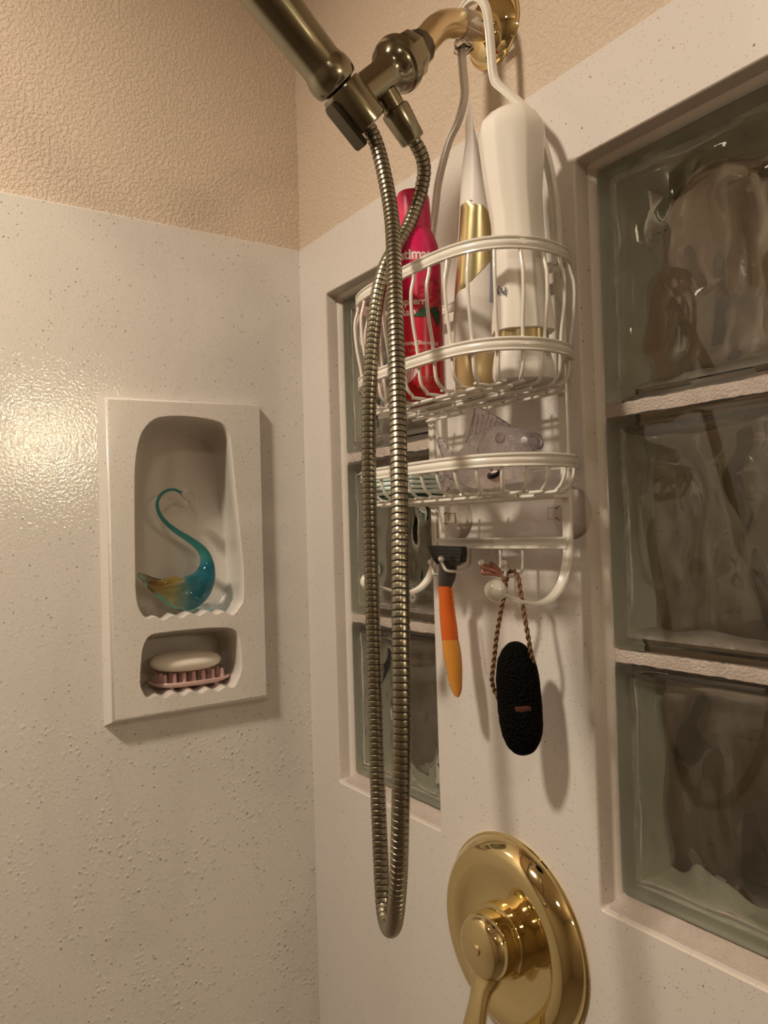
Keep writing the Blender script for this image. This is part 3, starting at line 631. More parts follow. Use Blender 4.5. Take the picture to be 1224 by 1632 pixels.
def basket(zr, z2, zb, name_label, inset_mid):
    """zr rim height, z2 second rim (or None), zb floor"""
    top = rim('basket', zr, cad, name_label)
    if z2 is not None: rim('lower_rim', z2, top)
    P = plan_pts(zr); L = [0]
    for a, c in zip(P, P[1:]): L.append(L[-1]+(c-a).length)
    tot = L[-1]; nw = 19
    R = 0.00145
    def at_s(s):
        i = 0
        while i < len(L)-2 and L[i+1] < s: i += 1
        t = (s-L[i])/(L[i+1]-L[i]); p = P[i].lerp(P[i+1], t); tg = (P[min(i+2, len(P)-1)]-P[max(i-1, 0)]).normalized(); return p, Vector((tg.y, -tg.x, 0))
    sides_l = []
    for k in range(nw):
        s = tot/2+(k-(nw-1)/2)*tot/(nw-0.4)
        p, nr = at_s(s); nr = -nr if nr.y > 0 and abs(nr.y) > 0.5 else nr
        if (p+nr*0.01-V(CX, -0.05, 0)).xy.length < (p-V(CX, -0.05, 0)).xy.length: nr = -nr
        q = lambda off, z: Vector((p.x-nr.x*off, p.y-nr.y*off, ZP+z))
        isside = abs(p.x-CX) > 0.094
        pts = [q(0.0012, zr+0.003)]
        if z2 is not None: pts += [q(-0.001, zr-0.010), q(-0.0038, zr-0.022), q(-0.0030, zr-0.042), q(0.0005, z2+0.012), q(0.0016, z2), q(0.0022, z2-0.007)]
        else: pts += [q(0.0014, zr-0.008)]
        RC = 0.0135; o0 = 0.0026
        pts += [q(o0+RC*(1-math.cos(math.radians(g))), zb+RC*(1-math.sin(math.radians(g)))) for g in (15, 40, 65, 90)]
        if isside:
            e = Vector((CX, pts[-1].y, ZP+zb)); sides_l.append(pts[-1].y); pts.append(e)
        else: pts.append(Vector((pts[-1].x, -0.020, ZP+zb)))
        b = MB(); b.tube(resample(smooth(pts, 8), 0.0022), R, 8); obj('wire', b, PEARL, top, 60)
    for yy in (-0.096, -0.078, -0.058, -0.038, -0.021):
        hw = 0.091 if yy > -0.08 else (0.084 if yy > -0.09 else 0.070)
        b = MB(); b.tube([V(CX-hw, yy, zb-0.0029), V(CX, yy, zb-0.0029), V(CX+hw, yy, zb-0.0029)], R, 8); obj('floor_wire', b, PEARL, top, 60)
    b = MB(); b.sweep([V(CX-0.096, -0.0160, zr), V(CX+0.096, -0.0160, zr)], [(a*0.9, c*0.9) for a, c in RIM], up=(0, 0, 1)); obj('back_bar', b, PEARL, top, 35)
    return top
basket(-0.1640, -0.2400, -0.2660, 'deep upper basket with two rims', 0)
basket(-0.3265, None, -0.3500, 'shallow lower basket', 0)
# little hooks under the crossbar
def hook(x0, xb, yb, z1=-0.4075, ztop=-0.4065):
    b = MB(); P = smooth([V(x0, -0.0175, -0.388), V(x0, -0.0175, -0.402), V(x0, -0.0185, z1-0.004), V(x0+(xb-x0)*0.3, -0.024, z1-0.0095), V(x0+(xb-x0)*0.6, (yb-0.024)/2-0.006, z1-0.010), V(xb, yb+0.002, z1-0.0045), V(xb, yb, ztop-0.001)], 6)
    b.tube(P, 0.0014, 8); o = obj('hook', b, PEARL, cad, 60)
    b = MB(); b.ball(V(xb, yb, ztop), 0.0029, 14, 10); obj('hook_tip', b, PEARL, o, 80)
hook(0.392, 0.394, -0.042); hook(0.420, 0.4225, -0.042)
hook(0.3515, 0.345, -0.0475, z1=-0.4050, ztop=-0.4035); hook(0.3275, 0.3225, -0.0425, z1=-0.4090, ztop=-0.4070)
# suction cups
for cx in (0.3135, 0.4615):
    b = MB(); b.lathe([(0.0215, 0.0004), (0.0205, 0.0014), (0.0150, 0.0030), (0.0080, 0.0050), (0.0048, 0.0062), (0.0046, 0.0110), (0.0060, 0.0120), (0.0062, 0.0150), (0.0050, 0.0162), (0.0022, 0.0150), (0.0, 0.0145)], V(cx, -0.0002, -0.366), (0, -1, 0), 32); o = obj('suction_cup', b, CLEAR, cad, 40, label='clear suction cup')
    b = MB(); b.box(V(cx-0.013 if cx > .4 else cx+0.004, -0.0165, -0.371), V(cx-0.004 if cx > .4 else cx+0.013, -0.0125, -0.361)); obj('tab', b, CLEAR, o, 30, bevel=0.001)

# ------------------------------------------------------------------ printed lettering helper
def text_on_cylinder(s, size, cxy, R, z, ang, parent, m, bold=0.0, name='lettering', flip=False, rot=0.0, xs=1.0):
    cu = bpy.data.curves.new('t', 'FONT'); cu.body = s; cu.size = size; cu.align_x = 'CENTER'; cu.offset = bold; cu.resolution_u = 3
    tmp = bpy.data.objects.new('t', cu); COL.objects.link(tmp); bpy.context.view_layer.update()
    me = bpy.data.meshes.new_from_object(tmp); bpy.data.objects.remove(tmp)
    bm = bmesh.new(); bm.from_mesh(me); bmesh.ops.triangulate(bm, faces=bm.faces)
    bmesh.ops.subdivide_edges(bm, edges=[e for e in bm.edges if e.calc_length() > 0.002], cuts=1)
    for v in bm.verts:
        x, y = v.co.x*xs, v.co.y
        if rot: x, y = x*math.cos(rot)-y*math.sin(rot), x*math.sin(rot)+y*math.cos(rot)
        a = ang+x/R; v.co = Vector((cxy[0]+R*1.006*math.cos(a), cxy[1]+R*1.006*math.sin(a), z+y))
    o = obj(name, bm, m, parent, 0, keep_normals=True); return o
def decal_on_cylinder(poly, cxy, R, z, ang, parent, m, name, k=1.006):
    """flat printed patch; poly in metres (x along the girth, y up)"""
    bm = bmesh.new(); vs = [bm.verts.new((x, y, 0)) for x, y in poly]; bm.faces.new(vs)
    bmesh.ops.triangulate(bm, faces=bm.faces); bmesh.ops.subdivide_edges(bm, edges=[e for e in bm.edges if e.calc_length() > 0.003], cuts=3)
    for v in bm.verts:
        a = ang+v.co.x/R; v.co = Vector((cxy[0]+R*k*math.cos(a), cxy[1]+R*k*math.sin(a), z+v.co.y))
    return obj(name, bm, m, parent, 0, keep_normals=True)
# pink shaving gel can
PX, PY, PR = 0.3600, -0.0790, 0.0232; zb = -0.2640
can = thing('shaving_gel_can', 'bright pink can of raspberry shave gel standing in the upper basket', 'can', V(PX, PY, zb))
b = MB(); b.lathe([(0.0215, 0), (0.0230, 0.0015), (0.0232, 0.003), (0.0232, 0.120), (0.0228, 0.129), (0.0212, 0.138), (0.0185, 0.146), (0.0162, 0.151), (0.0150, 0.153)], V(PX, PY, zb), (0, 0, 1), 48); obj('can_body', b, MAGENTA, can, 50)
b = MB(); b.lathe([(0.0158, 0.1515), (0.0160, 0.154), (0.0152, 0.175), (0.0148, 0.181), (0.0130, 0.1855), (0.008, 0.187), (0.0, 0.1872)], V(PX, PY, zb), (0, 0, 1), 40); obj('cap', b, MAGENTA_CAP, can, 50, label='pink cap')
ca = math.atan2(CAM.y-PY, CAM.x-PX)             # direction of the printed front
T = lambda s, size, z, off, m=PRINT, bold=0.0, xs=1.0: text_on_cylinder(s, size, (PX, PY), PR, ZP+z, ca+off, can, m, bold, xs=xs)
T('intimate', 0.0125, -0.1440, 0.07, bold=0.00035, xs=0.92)
T('raspberry', 0.0088, -0.1835, -0.17, bold=0.0002, xs=0.9)
T('Rain', 0.0088, -0.1925, -0.30, bold=0.0002, xs=0.9)
T('Moisturizing Shave Gel', 0.0050, -0.2180, -0.10, bold=0.00008)
T('silky + hydrated and', 0.0048, -0.2240, -0.10, PRINT_P)
T('with Olive', 0.0050, -0.2310, -0.42, bold=0.00008)
T('ATTENTION', 0.0060, -0.2495, 0.34, PRINT_P)
T('flammable contents', 0.0026, -0.2550, 0.40, PRINT_P)
leafp = [(0, -0.001), (0.0045, 0.0012), (0.0095, 0.006), (0.013, 0.0125), (0.0045, 0.0118), (-0.001, 0.0105), (-0.003, 0.006), (-0.0022, 0.002)]
decal_on_cylinder(leafp, (PX, PY), PR, ZP-0.2510, ca-0.50, can, PRINT, 'leaf_emblem')
for k in range(4): decal_on_cylinder([(-0.001+k*0.0025, 0.001+k*0.001), (-0.0004+k*0.0025, 0.0009+k*0.001), (0.0022+k*0.0025, 0.0085+k*0.001), (0.0014+k*0.0025, 0.0085+k*0.001)], (PX, PY), PR, ZP-0.2500, ca-0.52, can, MAGENTA_CAP, 'leaf_vein', 1.009)
def blob(cx, cy, r, n=12, e=1.0, rot=0): return [(cx+r*math.cos(2*math.pi*k/n+rot), cy+r*e*math.sin(2*math.pi*k/n+rot)) for k in range(n)]
decal_on_cylinder(blob(0, 0, 0.0125, 18, 1.25), (PX, PY), PR, ZP-0.1740, ca+0.62, can, BERRY, 'berry_picture', 1.008)
random.seed(3)
for k in range(16):
    a = random.random()*6.28; r = 0.0098*math.sqrt(random.random())
    decal_on_cylinder(blob(r*math.cos(a), 1.25*r*math.sin(a), 0.0020, 8), (PX, PY), PR, ZP-0.1740, ca+0.62, can, BERRY_L, 'berry_picture', 1.012+0.0003*k)
decal_on_cylinder([(-0.013, -0.003), (-0.009, 0.001), (-0.004, 0.005), (0.002, 0.0045), (0.003, 0.001), (0, -0.003), (-0.006, -0.004)], (PX, PY), PR, ZP-0.1905, ca+0.45, can, LEAF, 'leaf_picture', 1.018)
decal_on_cylinder([(-0.003, 0.004), (0.004, 0.006), (0.009, 0.002), (0.008, -0.006), (0.004, -0.012), (0.001, -0.006), (-0.002, -0.001)], (PX, PY), PR, ZP-0.1900, ca+0.70, can, LEAF, 'leaf_picture', 1.019)

# big white bottle standing on its cap
def sq(a, cx, cy, rx, ry, z, p=2.6, n=40, rot=0):
    out = []
    for k in range(n):
        t = 2*math.pi*k/n; c, s_ = math.cos(t), math.sin(t)
        x = rx*math.copysign(abs(c)**(2/p), c); y = ry*math.copysign(abs(s_)**(2/p), s_)
        out.append(Vector((cx+x*math.cos(rot)-y*math.sin(rot), cy+x*math.sin(rot)+y*math.cos(rot), ZP+z)))
    return out
bot = thing('conditioner_bottle', 'tall white faceted bottle with gold ring standing upside down in the upper basket', 'bottle', V(0.468, -0.056, -0.263))
BR = math.atan2(0.829, 0.559)   # broad side across the camera's view
def bl(rx, ry, z, dx=0, p=2.6, n=40): return sq(0, 0.468+dx*0.56, -0.058+dx*0.83, rx, ry, z, p, n, BR)
b = MB(); b.loft([bl(0.0200, 0.0150, -0.2635, 0.001), bl(0.0225, 0.0170, -0.2622, 0.001), bl(0.0238, 0.0180, -0.2590, 0.001), bl(0.0238, 0.0180, -0.2520, 0.001), bl(0.0220, 0.0170, -0.2430, 0.0005), bl(0.0205, 0.0165, -0.2360, 0.0005), bl(0.0195, 0.016, -0.2320, 0.0005)])
obj('cap', b, WHITE_D, bot, 35, label='white flip cap')
b = MB(); b.loft([bl(0.0196, 0.0160, -0.2330, 0.0015), bl(0.0196, 0.0160, -0.2215, 0.0015)]); obj('gold_ring', b, GOLD, bot, 35, label='gold ring')
oct_ = lambda rx, ry, z, dx=0, ch=0.42: [Vector((0.468+dx*0.56+(a*rx)*math.cos(BR)-(c*ry)*math.sin(BR), -0.058+dx*0.83+(a*rx)*math.sin(BR)+(c*ry)*math.cos(BR), ZP+z)) for a, c in ((-1, -0.30), (-0.97, -0.42), (-0.66, -0.86), (-0.56, -0.92), (-0.10, -1.0), (0.26, -1.0), (0.36, -0.96), (0.82, -0.58), (0.95, -0.45), (1, -0.30), (1, ch), (0.94, 0.6), (0.6, 0.95), (0, 1), (-0.6, 0.95), (-0.94, 0.6), (-1, ch))]
b = MB(); prof = [(0.0218, 0.0170, -0.2245), (0.0238, 0.0185, -0.2240), (0.0238, 0.0185, -0.2180), (0.0218, 0.0176, -0.2000), (0.0202, 0.0170, -0.1800), (0.0195, 0.0168, -0.1600), (0.0198, 0.0169, -0.1350), (0.0210, 0.0174, -0.1150), (0.0232, 0.0182, -0.0950), (0.0245, 0.0188, -0.0780), (0.0252, 0.0190, -0.0700), (0.0250, 0.0189, -0.0645), (0.0236, 0.0180, -0.0590), (0.0180, 0.0150, -0.0520), (0.0105, 0.0095, -0.0470), (0.0060, 0.006, -0.0462)]
dxs = [0.002, 0.002, 0.002, 0.0018, 0.0015, 0.001, 0.000, -0.0015, -0.0018, -0.002, -0.002, -0.002, -0.002, -0.001, 0.001, 0.0015]
b.loft([oct_(rx, ry, z, dx) for (rx, ry, z), dx in zip(prof, dxs)]); obj('bottle_body', b, WHITE, bot, 22)
def flat_text(s, size, loc, xdir, ydir, parent, m, bold=0):
    cu = bpy.data.curves.new('t', 'FONT'); cu.body = s; cu.size = size; cu.offset = bold; cu.resolution_u = 3
    tmp = bpy.data.objects.new('t', cu); COL.objects.link(tmp); bpy.context.view_layer.update()
    me = bpy.data.meshes.new_from_object(tmp); bpy.data.objects.remove(tmp)
    bm = bmesh.new(); bm.from_mesh(me)
    for v in bm.verts: v.co = Vector(loc)+Vector(xdir)*v.co.x+Vector(ydir)*v.co.y
    return obj('lettering', bm, m, parent, 0, keep_normals=True)
wd = Vector((math.cos(BR), math.sin(BR), 0)); nd = Vector((wd.y, -wd.x, 0))
def on_bottle(u, z, k=0.0003):          # a point on the bottle's face turned to the room, u from its centre line
    for (a, c), (a2, c2) in zip(((-1, -.30), (-.97, -.42), (-.66, -.86), (-.56, -.92), (-.10, -1.)), ((-.97, -.42), (-.66, -.86), (-.56, -.92), (-.10, -1.), (.26, -1.))):
        U = u/0.0213
        if a <= U <= a2: cc = c+(c2-c)*(U-a)/(a2-a)
    return V(0.468, -0.058, z)+wd*u+nd*(-cc*0.0174+k)
def bottle_text(s, size, u, z, rot):
    cu = bpy.data.curves.new('t', 'FONT'); cu.body = s; cu.size = size; cu.offset = 0.00012; cu.resolution_u = 3
    tmp = bpy.data.objects.new('t', cu); COL.objects.link(tmp); bpy.context.view_layer.update()
    me = bpy.data.meshes.new_from_object(tmp); bpy.data.objects.remove(tmp)
    bm = bmesh.new(); bm.from_mesh(me)
    for v in bm.verts:
        x, y = v.co.x, v.co.y; x, y = x*math.cos(rot)-y*math.sin(rot), x*math.sin(rot)+y*math.cos(rot)
        v.co = on_bottle(max(-0.021, min(0.005, u+x)), z+y, 0.0006)
    return obj('lettering', bm, INK, bot, 0, keep_normals=True)
bottle_text('hyd', 0.0090, -0.0125, -0.1930, math.radians(176))
for kz in (-0.083, -0.094, -0.108, -0.119): bottle_text('/', 0.0065, -0.0205, kz, math.radians(-8))

# squeeze tube behind it, gold cap down
tb = thing('squeeze_tube', 'white squeeze tube with gold patch and tan cap between the pink can and white bottle', 'tube', V(0.412, -0.052, -0.263))
TC = (0.4130, -0.0530)
def tl(rx, ry, z, sx=0, p=2.2): return sq(0, TC[0]+sx*0.56, TC[1]+sx*0.83, rx, ry, z, p, 48, BR)
b = MB(); b.loft([tl(0.0195, 0.0175, -0.2630), tl(0.0208, 0.0185, -0.2622), tl(0.0212, 0.0187, -0.2600), tl(0.0212, 0.0187, -0.2330), tl(0.0205, 0.0182, -0.2322)]); obj('cap', b, GOLDCAP, tb, 40, label='tan gold cap')
TUBE = mat('tube_print', (0.8, 0.76, 0.7), 0.3)
_c = coords(TUBE); _s = N(TUBE, 'ShaderNodeSeparateXYZ'); link(TUBE, _c, _s.inputs[0])
tube_prof = [(0.0215, 0.0160, -0.2318, 0.001), (0.0225, 0.0166, -0.2300, 0.001), (0.0226, 0.0166, -0.2200, 0.001), (0.0225, 0.0170, -0.200, 0.0012), (0.0215, 0.0175, -0.175, 0.0022), (0.0195, 0.0180, -0.145, 0.0030), (0.0165, 0.0190, -0.115, 0.0030), (0.0125, 0.0200, -0.090, 0.001), (0.0078, 0.0210, -0.065, -0.001), (0.0030, 0.0225, -0.045, -0.0025), (0.0010, 0.0228, -0.034, -0.003), (0.0008, 0.0228, -0.022, -0.003)]
b = MB(); b.loft([tl(*q) for q in tube_prof]); tube_o = obj('tube_body', b, WHITE_D, tb, 40)
def tube_pt(u, z, k=0.0004):
    zs = [q[2] for q in tube_prof]; i = 0
    while i < len(zs)-2 and zs[i+1] < z: i += 1
    t = max(0, min(1, (z-zs[i])/(zs[i+1]-zs[i]))); q = [a+(c-a)*t for a, c in zip(tube_prof[i], tube_prof[i+1])]
    U = max(-0.995, min(0.995, u)); yy = (1-abs(U)**2.2)**(1/2.2)
    return V(TC[0]+q[3]*0.56, TC[1]+q[3]*0.83, z)+wd*(U*(q[0]+k))+nd*(yy*(q[1]+k))
def tube_patch(name, left, right, z0, z1, m, k=0.0004, n=14):
    b = MB(); L = []
    for i in range(n+1):
        t = i/n; z = z0+(z1-z0)*t; u0, u1 = left(t), right(t); L.append([tube_pt(u0+(u1-u0)*j/10, z, k) for j in range(11)])
    b.loft(L, False, False, False); return obj(name, b, m, tb, 60, keep_normals=True)
tube_patch('gold_patch', lambda t: -0.97, lambda t: -0.97+(1.80*min(1, t/0.5)**0.9 if t < 0.5 else 0.5+1.30*max(0, 1-((t-0.5)/0.5)**2)**0.6), -0.182, -0.105, GOLD)
tube_patch('grey_patch', lambda t: 0.25+0.1*t, lambda t: 0.98, -0.190, -0.135, GREYBLUE, 0.0003)
tube_patch('navy_patch', lambda t: 0.60+0.06*t, lambda t: 0.99, -0.176, -0.135, NAVY, 0.0010)

# clear fish in the lower basket
fish = thing('plastic_fish', 'clear lilac plastic fish lying in the right half of the lower basket', 'toy fish', V(0.43, -0.06, -0.347))
FY = -0.062
secs = [(0.3720,-0.3230,0.0050,0.0025),(0.380,-0.3260,0.0075,0.0040),(0.392,-0.3255,0.0125,0.0080),(0.405,-0.3235,0.0185,0.0120),(0.420,-0.3210,0.0235,0.0150),(0.436,-0.3190,0.0255,0.0165),(0.450,-0.3180,0.0240,0.0165),(0.462,-0.3170,0.0200,0.0145),(0.472,-0.3150,0.0145,0.0110),(0.480,-0.3130,0.0095,0.0075),(0.4835,-0.3120,0.0060,0.0050)]
b = MB(); b.loft([[V(x_, FY+wy*math.cos(t), zc+hz*math.sin(t)) for t in [2*math.pi*k/28 for k in range(28)]] for x_, zc, hz, wy in secs]); obj('body', b, FISHM, fish, 60)
b = MB(); b.lathe([(0.0055, 0), (0.0068, 0.0015), (0.0068, 0.004), (0.0050, 0.0045), (0.0045, 0.001)], V(0.4815, FY, -0.3125), (1, 0, 0.25), 20); obj('mouth', b, FISHM, fish, 50)
def fin(name, pts, y0, thick=0.0016, ridges=7):
    C_ = Vector((sum(p[0] for p in pts)/len(pts), 0, sum(p[1] for p in pts)/len(pts))); b = MB()
    b.loft([[V(x_, y0-thick, z_) for x_, z_ in pts], [V(x_, y0+thick, z_) for x_, z_ in pts]]); o = obj(name, b, FISHM, fish, 30, bevel=0.0006); return o
fin('dorsal_fin', [(0.402, -0.3060), (0.408, -0.2960), (0.4135, -0.2830), (0.4165, -0.2770), (0.422, -0.2765), (0.430, -0.2805), (0.441, -0.2865), (0.452, -0.2925), (0.463, -0.3000), (0.450, -0.2975), (0.430, -0.2960), (0.416, -0.3000)], FY)
for k in range(7):
    b = MB(); x_ = 0.416+k*0.0052; b.tube([V(x_-0.004, FY-0.0018, -0.2985+k*0.0004), V(x_+0.001, FY-0.0018, -0.2800-k*0.0021)], 0.0009, 6); obj('fin_ray', b, FISHM, fish, 60)
fin('tail_fin', [(0.3770, -0.3200), (0.3690, -0.3100), (0.3645, -0.2990), (0.3640, -0.2960), (0.3680, -0.2950), (0.3740, -0.3010), (0.3790, -0.3070), (0.3850, -0.3150), (0.3870, -0.3200), (0.3860, -0.3290), (0.3800, -0.3380), (0.3740, -0.3440), (0.3700, -0.3450), (0.3690, -0.3380)], FY)
b = MB(); b.tube(smooth([V(0.4455, FY-0.0165, -0.3010), V(0.440, FY-0.0185, -0.3120), V(0.4425, FY-0.0180, -0.3230), V(0.4520, FY-0.0165, -0.3310)], 6), 0.0014, 8); obj('gill', b, FISHM, fish, 60)
b = MB(); b.ball(V(0.4600, FY-0.0140, -0.3070), 0.0042, 14, 10); obj('eye', b, FISHM, fish, 60)
b = MB(); b.ball(V(0.4570, FY-0.0175, -0.3365), 0.0060, 16, 12, sc=(1.1, .7, 0.8)); obj('sunken_charm', b, mat('pink_white_enamel', (0.80, 0.62, 0.58), 0.3), fish, 60, label='pink and white charm with a dark band')
b = MB(); b.lathe([(0.0052, -0.001), (0.0060, 0), (0.0052, 0.0022)], V(0.4572, FY-0.0190, -0.3355), (0, -0.6, 1), 20); obj('sunken_charm', b, BLACK, fish, 60, label='dark band of the charm')

# green ribbed scrubber at the left end of the lower basket
sc_ = thing('nail_brush', 'dark green nail brush with pale teal ribs at the left end of the lower basket', 'brush', V(0.33, -0.07, -0.347))
b = MB(); b.box(V(0.2880, -0.0960, -0.3475), V(0.2925, -0.0500, -0.3290)); b.box(V(0.2925, -0.0900, -0.3480), V(0.3600, -0.0540, -0.3445)); obj('back', b, GREEN, sc_, 30, bevel=0.0012)
for k in range(4):
    z = -0.3425+k*0.0042
    b = MB(); b.sweep([V(0.2935, -0.0760, z), V(0.325, -0.0765, z+0.0003), V(0.3640, -0.0745, z)], [(a*0.017, c*0.0016) for a, c in ((-1, -1), (1, -1), (1.05, 0), (1, 1), (-1, 1), (-1.05, 0))], up=(0, 0, 1)); obj('rib', b, TEAL, sc_, 40, bevel=0.0004)

# ------------------------------------------------------------------ razor
rz = thing('razor', 'black and orange razor hanging head up on the left caddy hooks', 'razor', V(0.345, -0.04, -0.41))
RY = -0.0365
def py(px, py_, y=RY): return ay(px, py_, y)
b = MB(); c1 = [py(684, 869), py(739, 871), py(740, 884), py(738, 896), py(728, 902), py(700, 900), py(692, 890)]
b.loft([[p+Vector((0, 0.004, 0)) for p in c1], [p+Vector((0, -0.003, 0)) for p in c1]]); obj('head', b, BLACK, rz, 30, bevel=0.0009)
for k in range(4):
    b = MB(); a_ = py(694+k*1.2, 875+k*5, RY-0.0036); c_ = py(736-k*0.8, 877+k*5, RY-0.0036); b.tube([a_, c_], 0.0006, 6); obj('blade', b, STEEL, rz, 50)
def rcurve(name, rows, m, thick, n=6, sharp=50):
    b = MB(); L = []
    rows2 = []
    cs = smooth([Vector(((l+r)/2, y, (r-l)/2)) for l, r, y in rows], n)
    for q in cs:
        p = py(q.x, q.y); sc2 = (p-CAM).length/FPX; hw = q.z*sc2*1.05
        L.append([p+wd*(hw*math.cos(t))+nd*(thick*math.sin(t)) for t in [2*math.pi*k/16 for k in range(16)]])
    b.loft(L); return obj(name, b, m, rz, sharp)
rcurve('neck', [(700, 728, 896), (700, 727, 908), (699, 725, 922), (699, 719, 937)], GREYP, 0.0050)
rcurve('grip', [(698, 719, 934), (700, 721, 950), (701, 724, 975), (703, 728, 1000), (705, 730, 1021)], ORANGE, 0.0062)
rcurve('handle', [(705, 730, 1019), (707, 734, 1040), (712, 736, 1065), (717, 736, 1090), (721, 735, 1102), (725, 732, 1109)], AMBERP, 0.0062)
for k in range(18):
    b = MB(); yy = 940+k*4.2; xx = 720+k*0.5; b.ball(py(xx, yy), 0.0011, 6, 5); obj('grip_ridge', b, ORANGE, rz, 60)

# ------------------------------------------------------------------ pumice stone on a rope
ps = thing('pumice_stone', 'black oblong pumice stone on a brown twisted rope hanging from the caddy hooks', 'pumice stone', V(0.43, -0.04, -0.47))
SY = -0.0385
top = ay(820, 1022, SY); botm = ay(835, 1204, SY); axd = (botm-top); Ls = axd.length; axd.normalize()
b = MB(); L = []; nn = 40
sidev = axd.cross(Vector((0, 1, 0))).normalized()
dirw = (wd-axd*wd.dot(axd)).normalized(); dirn = axd.cross(dirw).normalized()
for i in range(1, nn):
    t = 0.5-0.5*math.cos(math.pi*i/nn); s0 = t*2-1; pw = 3.0 if s0 < 0 else 3.6; prof_ = (1-abs(s0)**pw)**0.5; wr = 0.0182*prof_; tr = 0.0125*(1-abs(s0)**3.4)**0.5
    c = top+axd*(Ls*t)
    lp = []
    for k in range(36):
        a = 2*math.pi*k/36; ca_, sa_ = math.cos(a), math.sin(a)
        p = c+dirw*(wr*math.copysign(abs(ca_)**0.8, ca_))+dirn*(tr*math.copysign(abs(sa_)**0.8, sa_))
        p += (p-c).normalized()*(noise.noise(p*260)*0.0005+noise.noise(p*700)*0.0003); lp.append(p)
    L.append(lp)
b.loft(L); obj('stone', b, STONE, ps, 70)
mid = top+axd*(Ls*0.57); cn = -dirn if dirn.dot(CAM-mid) < 0 else dirn
b = MB(); b.loft([[mid+dirw*u+axd*v_+cn*(0.0122-abs(u)*0.14) for u, v_ in ((-0.007, -0.002), (0.002, -0.0022), (0.0075, -0.001), (0.0078, 0.003), (0.0, 0.0035), (-0.006, 0.0025))], [mid+dirw*u+axd*v_+cn*0.0128 for u, v_ in ((-0.006, -0.0014), (0.002, -0.0016), (0.0065, -0.0006), (0.0068, 0.0022), (0.0, 0.0025), (-0.005, 0.0018))]]); obj('rust_patch', b, RED_B, ps, 60, label='small reddish brown patch')
def rope(pts, r=0.0016, turns=260):
    P = resample(smooth(pts, 8), 0.0008); u = (P[1]-P[0]).orthogonal().normalized(); Lp = [[], []]
    for i, p in enumerate(P):
        t = (P[min(i+1, len(P)-1)]-P[max(i-1, 0)]).normalized(); u = (u-t*u.dot(t)).normalized(); v = t.cross(u); a = i*0.0008*turns*2
        for s_ in (0, 1): Lp[s_].append(p+(u*math.cos(a+math.pi*s_)+v*math.sin(a+math.pi*s_))*r*0.62)
    b = MB()
    for l in Lp: b.tube(l, r*0.72, 8)
    o = obj('rope', b, ROPE, ps, 70); return o
hx = [py(784, 1078, SY), py(788, 1045, SY), py(792, 1010, SY), py(799, 970, SY), py(804, 945, SY), py(806, 925, SY), py(804, 912, SY+0.004)]
rope([py(794, 1112, SY+0.006), py(787, 1098, SY+0.004), py(784, 1085, SY+0.001)]+hx)
rope([py(804, 915, SY+0.003), py(812, 911, SY+0.003), py(820, 911, SY+0.003), py(826, 920, SY), py(829, 940, SY), py(834, 970, SY), py(840, 1005, SY), py(846, 1040, SY+0.004), py(852, 1066, SY+0.010), py(853, 1085, SY+0.012), py(849, 1100, SY+0.012)])
b = MB(); b.ball(py(805, 921, SY), 0.0035, 12, 10, sc=(1, 1, 1.3)); obj('knot', b, ROPE, ps, 70)
for k in range(9):
    a = py(803, 919, SY); e_ = py(766+(k % 5)*5.0, 899+(k % 3)*5-(k % 5)*2.0+4, SY-0.004+0.001*(k % 4)); b = MB(); b.tube(smooth([a, a.lerp(e_, 0.5)+Vector((0, 0, 0.001)), e_], 4), [0.0010, 0.0012, 0.0014, 0.0016, 0.0018, 0.0019, 0.0019, 0.0018, 0.0012], 6); obj('tassel_strand', b, TUFT, ps, 60)

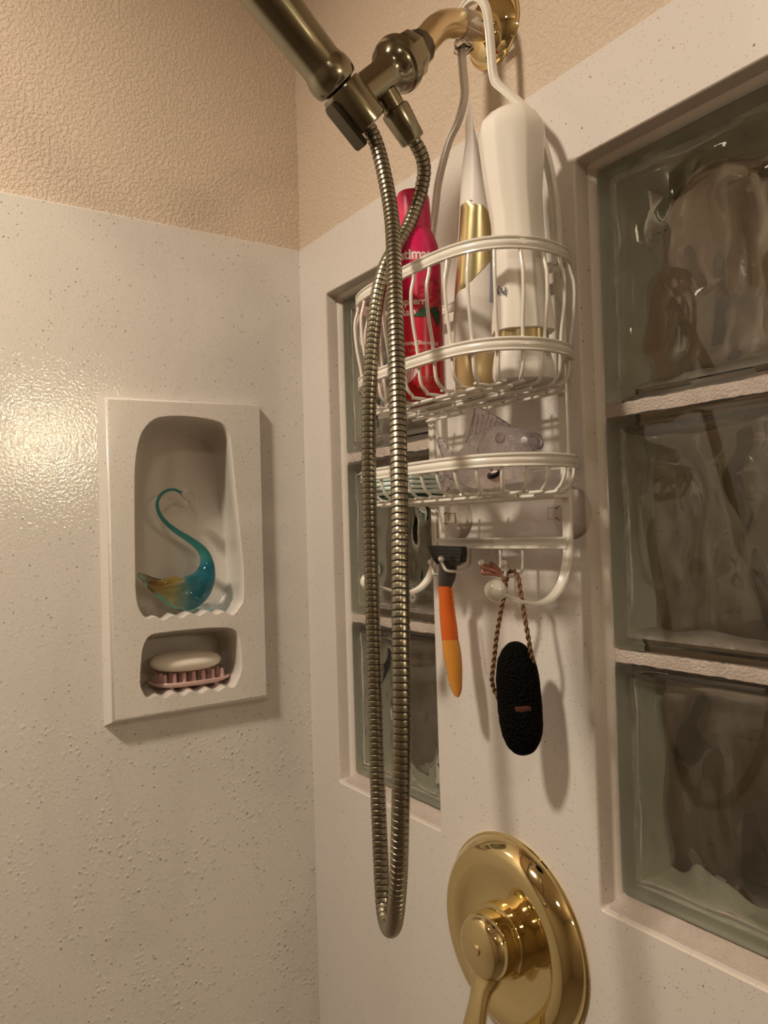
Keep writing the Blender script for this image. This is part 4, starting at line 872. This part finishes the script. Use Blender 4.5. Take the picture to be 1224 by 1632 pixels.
# ------------------------------------------------------------------ brass valve
vx, vz = 0.3735, -0.7465
va = thing('shower_valve', 'polished brass round shower valve plate with lever handle on the right wall', 'shower valve', V(vx, 0, vz))
b = MB(); b.lathe([(0.0893, 0.0), (0.0896, 0.0015), (0.0890, 0.0025), (0.0874, 0.0030), (0.0872, 0.0040), (0.0845, 0.0085), (0.0800, 0.0140), (0.0765, 0.0165), (0.0745, 0.0172), (0.0660, 0.0178), (0.0640, 0.0176), (0.0560, 0.0150), (0.0450, 0.0120), (0.0360, 0.0115), (0.031, 0.0120)], V(vx, 0, vz), (0, -1, 0), 96); obj('escutcheon', b, BRASS, va, 28)
b = MB(); b.lathe([(0.0325, 0.0100), (0.0325, 0.0180), (0.0318, 0.0200), (0.0290, 0.0210)], V(vx, 0, vz), (0, -1, 0), 64); obj('hub_collar', b, BRASS, va, 30)
b = MB(); b.lathe([(0.0285, 0.0200), (0.0288, 0.0250), (0.0284, 0.0340), (0.0268, 0.0390), (0.0245, 0.0420), (0.0215, 0.0435), (0.0, 0.0450)], V(vx, 0, vz), (0, -1, 0), 64); obj('hub', b, BRASS, va, 40)
b = MB(); b.lathe([(0.0048, 0.0435), (0.0048, 0.0455), (0.0042, 0.0461), (0.0, 0.0462)], V(vx, 0, vz), (0, -1, 0), 28); obj('screw_cap', b, BRASS_B, va, 30)
LV = [(V(vx, -0.0330, vz-0.016), 0.0200, 0.0080), (V(vx+0.001, -0.0365, vz-0.026), 0.0170, 0.0065), (V(vx+0.001, -0.0410, vz-0.034), 0.0130, 0.0050), (V(vx+0.002, -0.0460, vz-0.046), 0.0118, 0.0042), (V(vx+0.002, -0.0510, vz-0.062), 0.0135, 0.0040), (V(vx+0.002, -0.0560, vz-0.080), 0.0160, 0.0040), (V(vx+0.002, -0.0590, vz-0.096), 0.0170, 0.0042), (V(vx+0.002, -0.0605, vz-0.108), 0.0125, 0.0040), (V(vx+0.002, -0.0610, vz-0.113), 0.0070, 0.0025)]
cs = smooth([p for p, _, _ in LV], 5); ws = smooth([Vector((a, c, 0)) for _, a, c in LV], 5); b = MB(); L = []
for i, p in enumerate(cs):
    t = (cs[min(i+1, len(cs)-1)]-cs[max(i-1, 0)]).normalized(); sx_ = Vector((1, 0, 0)); n_ = t.cross(sx_).normalized()
    L.append([p+sx_*(ws[i].x*math.cos(a))+n_*(ws[i].y*math.sin(a)) for a in [2*math.pi*k/24 for k in range(24)]])
b.loft(L); obj('lever', b, BRASS, va, 60)
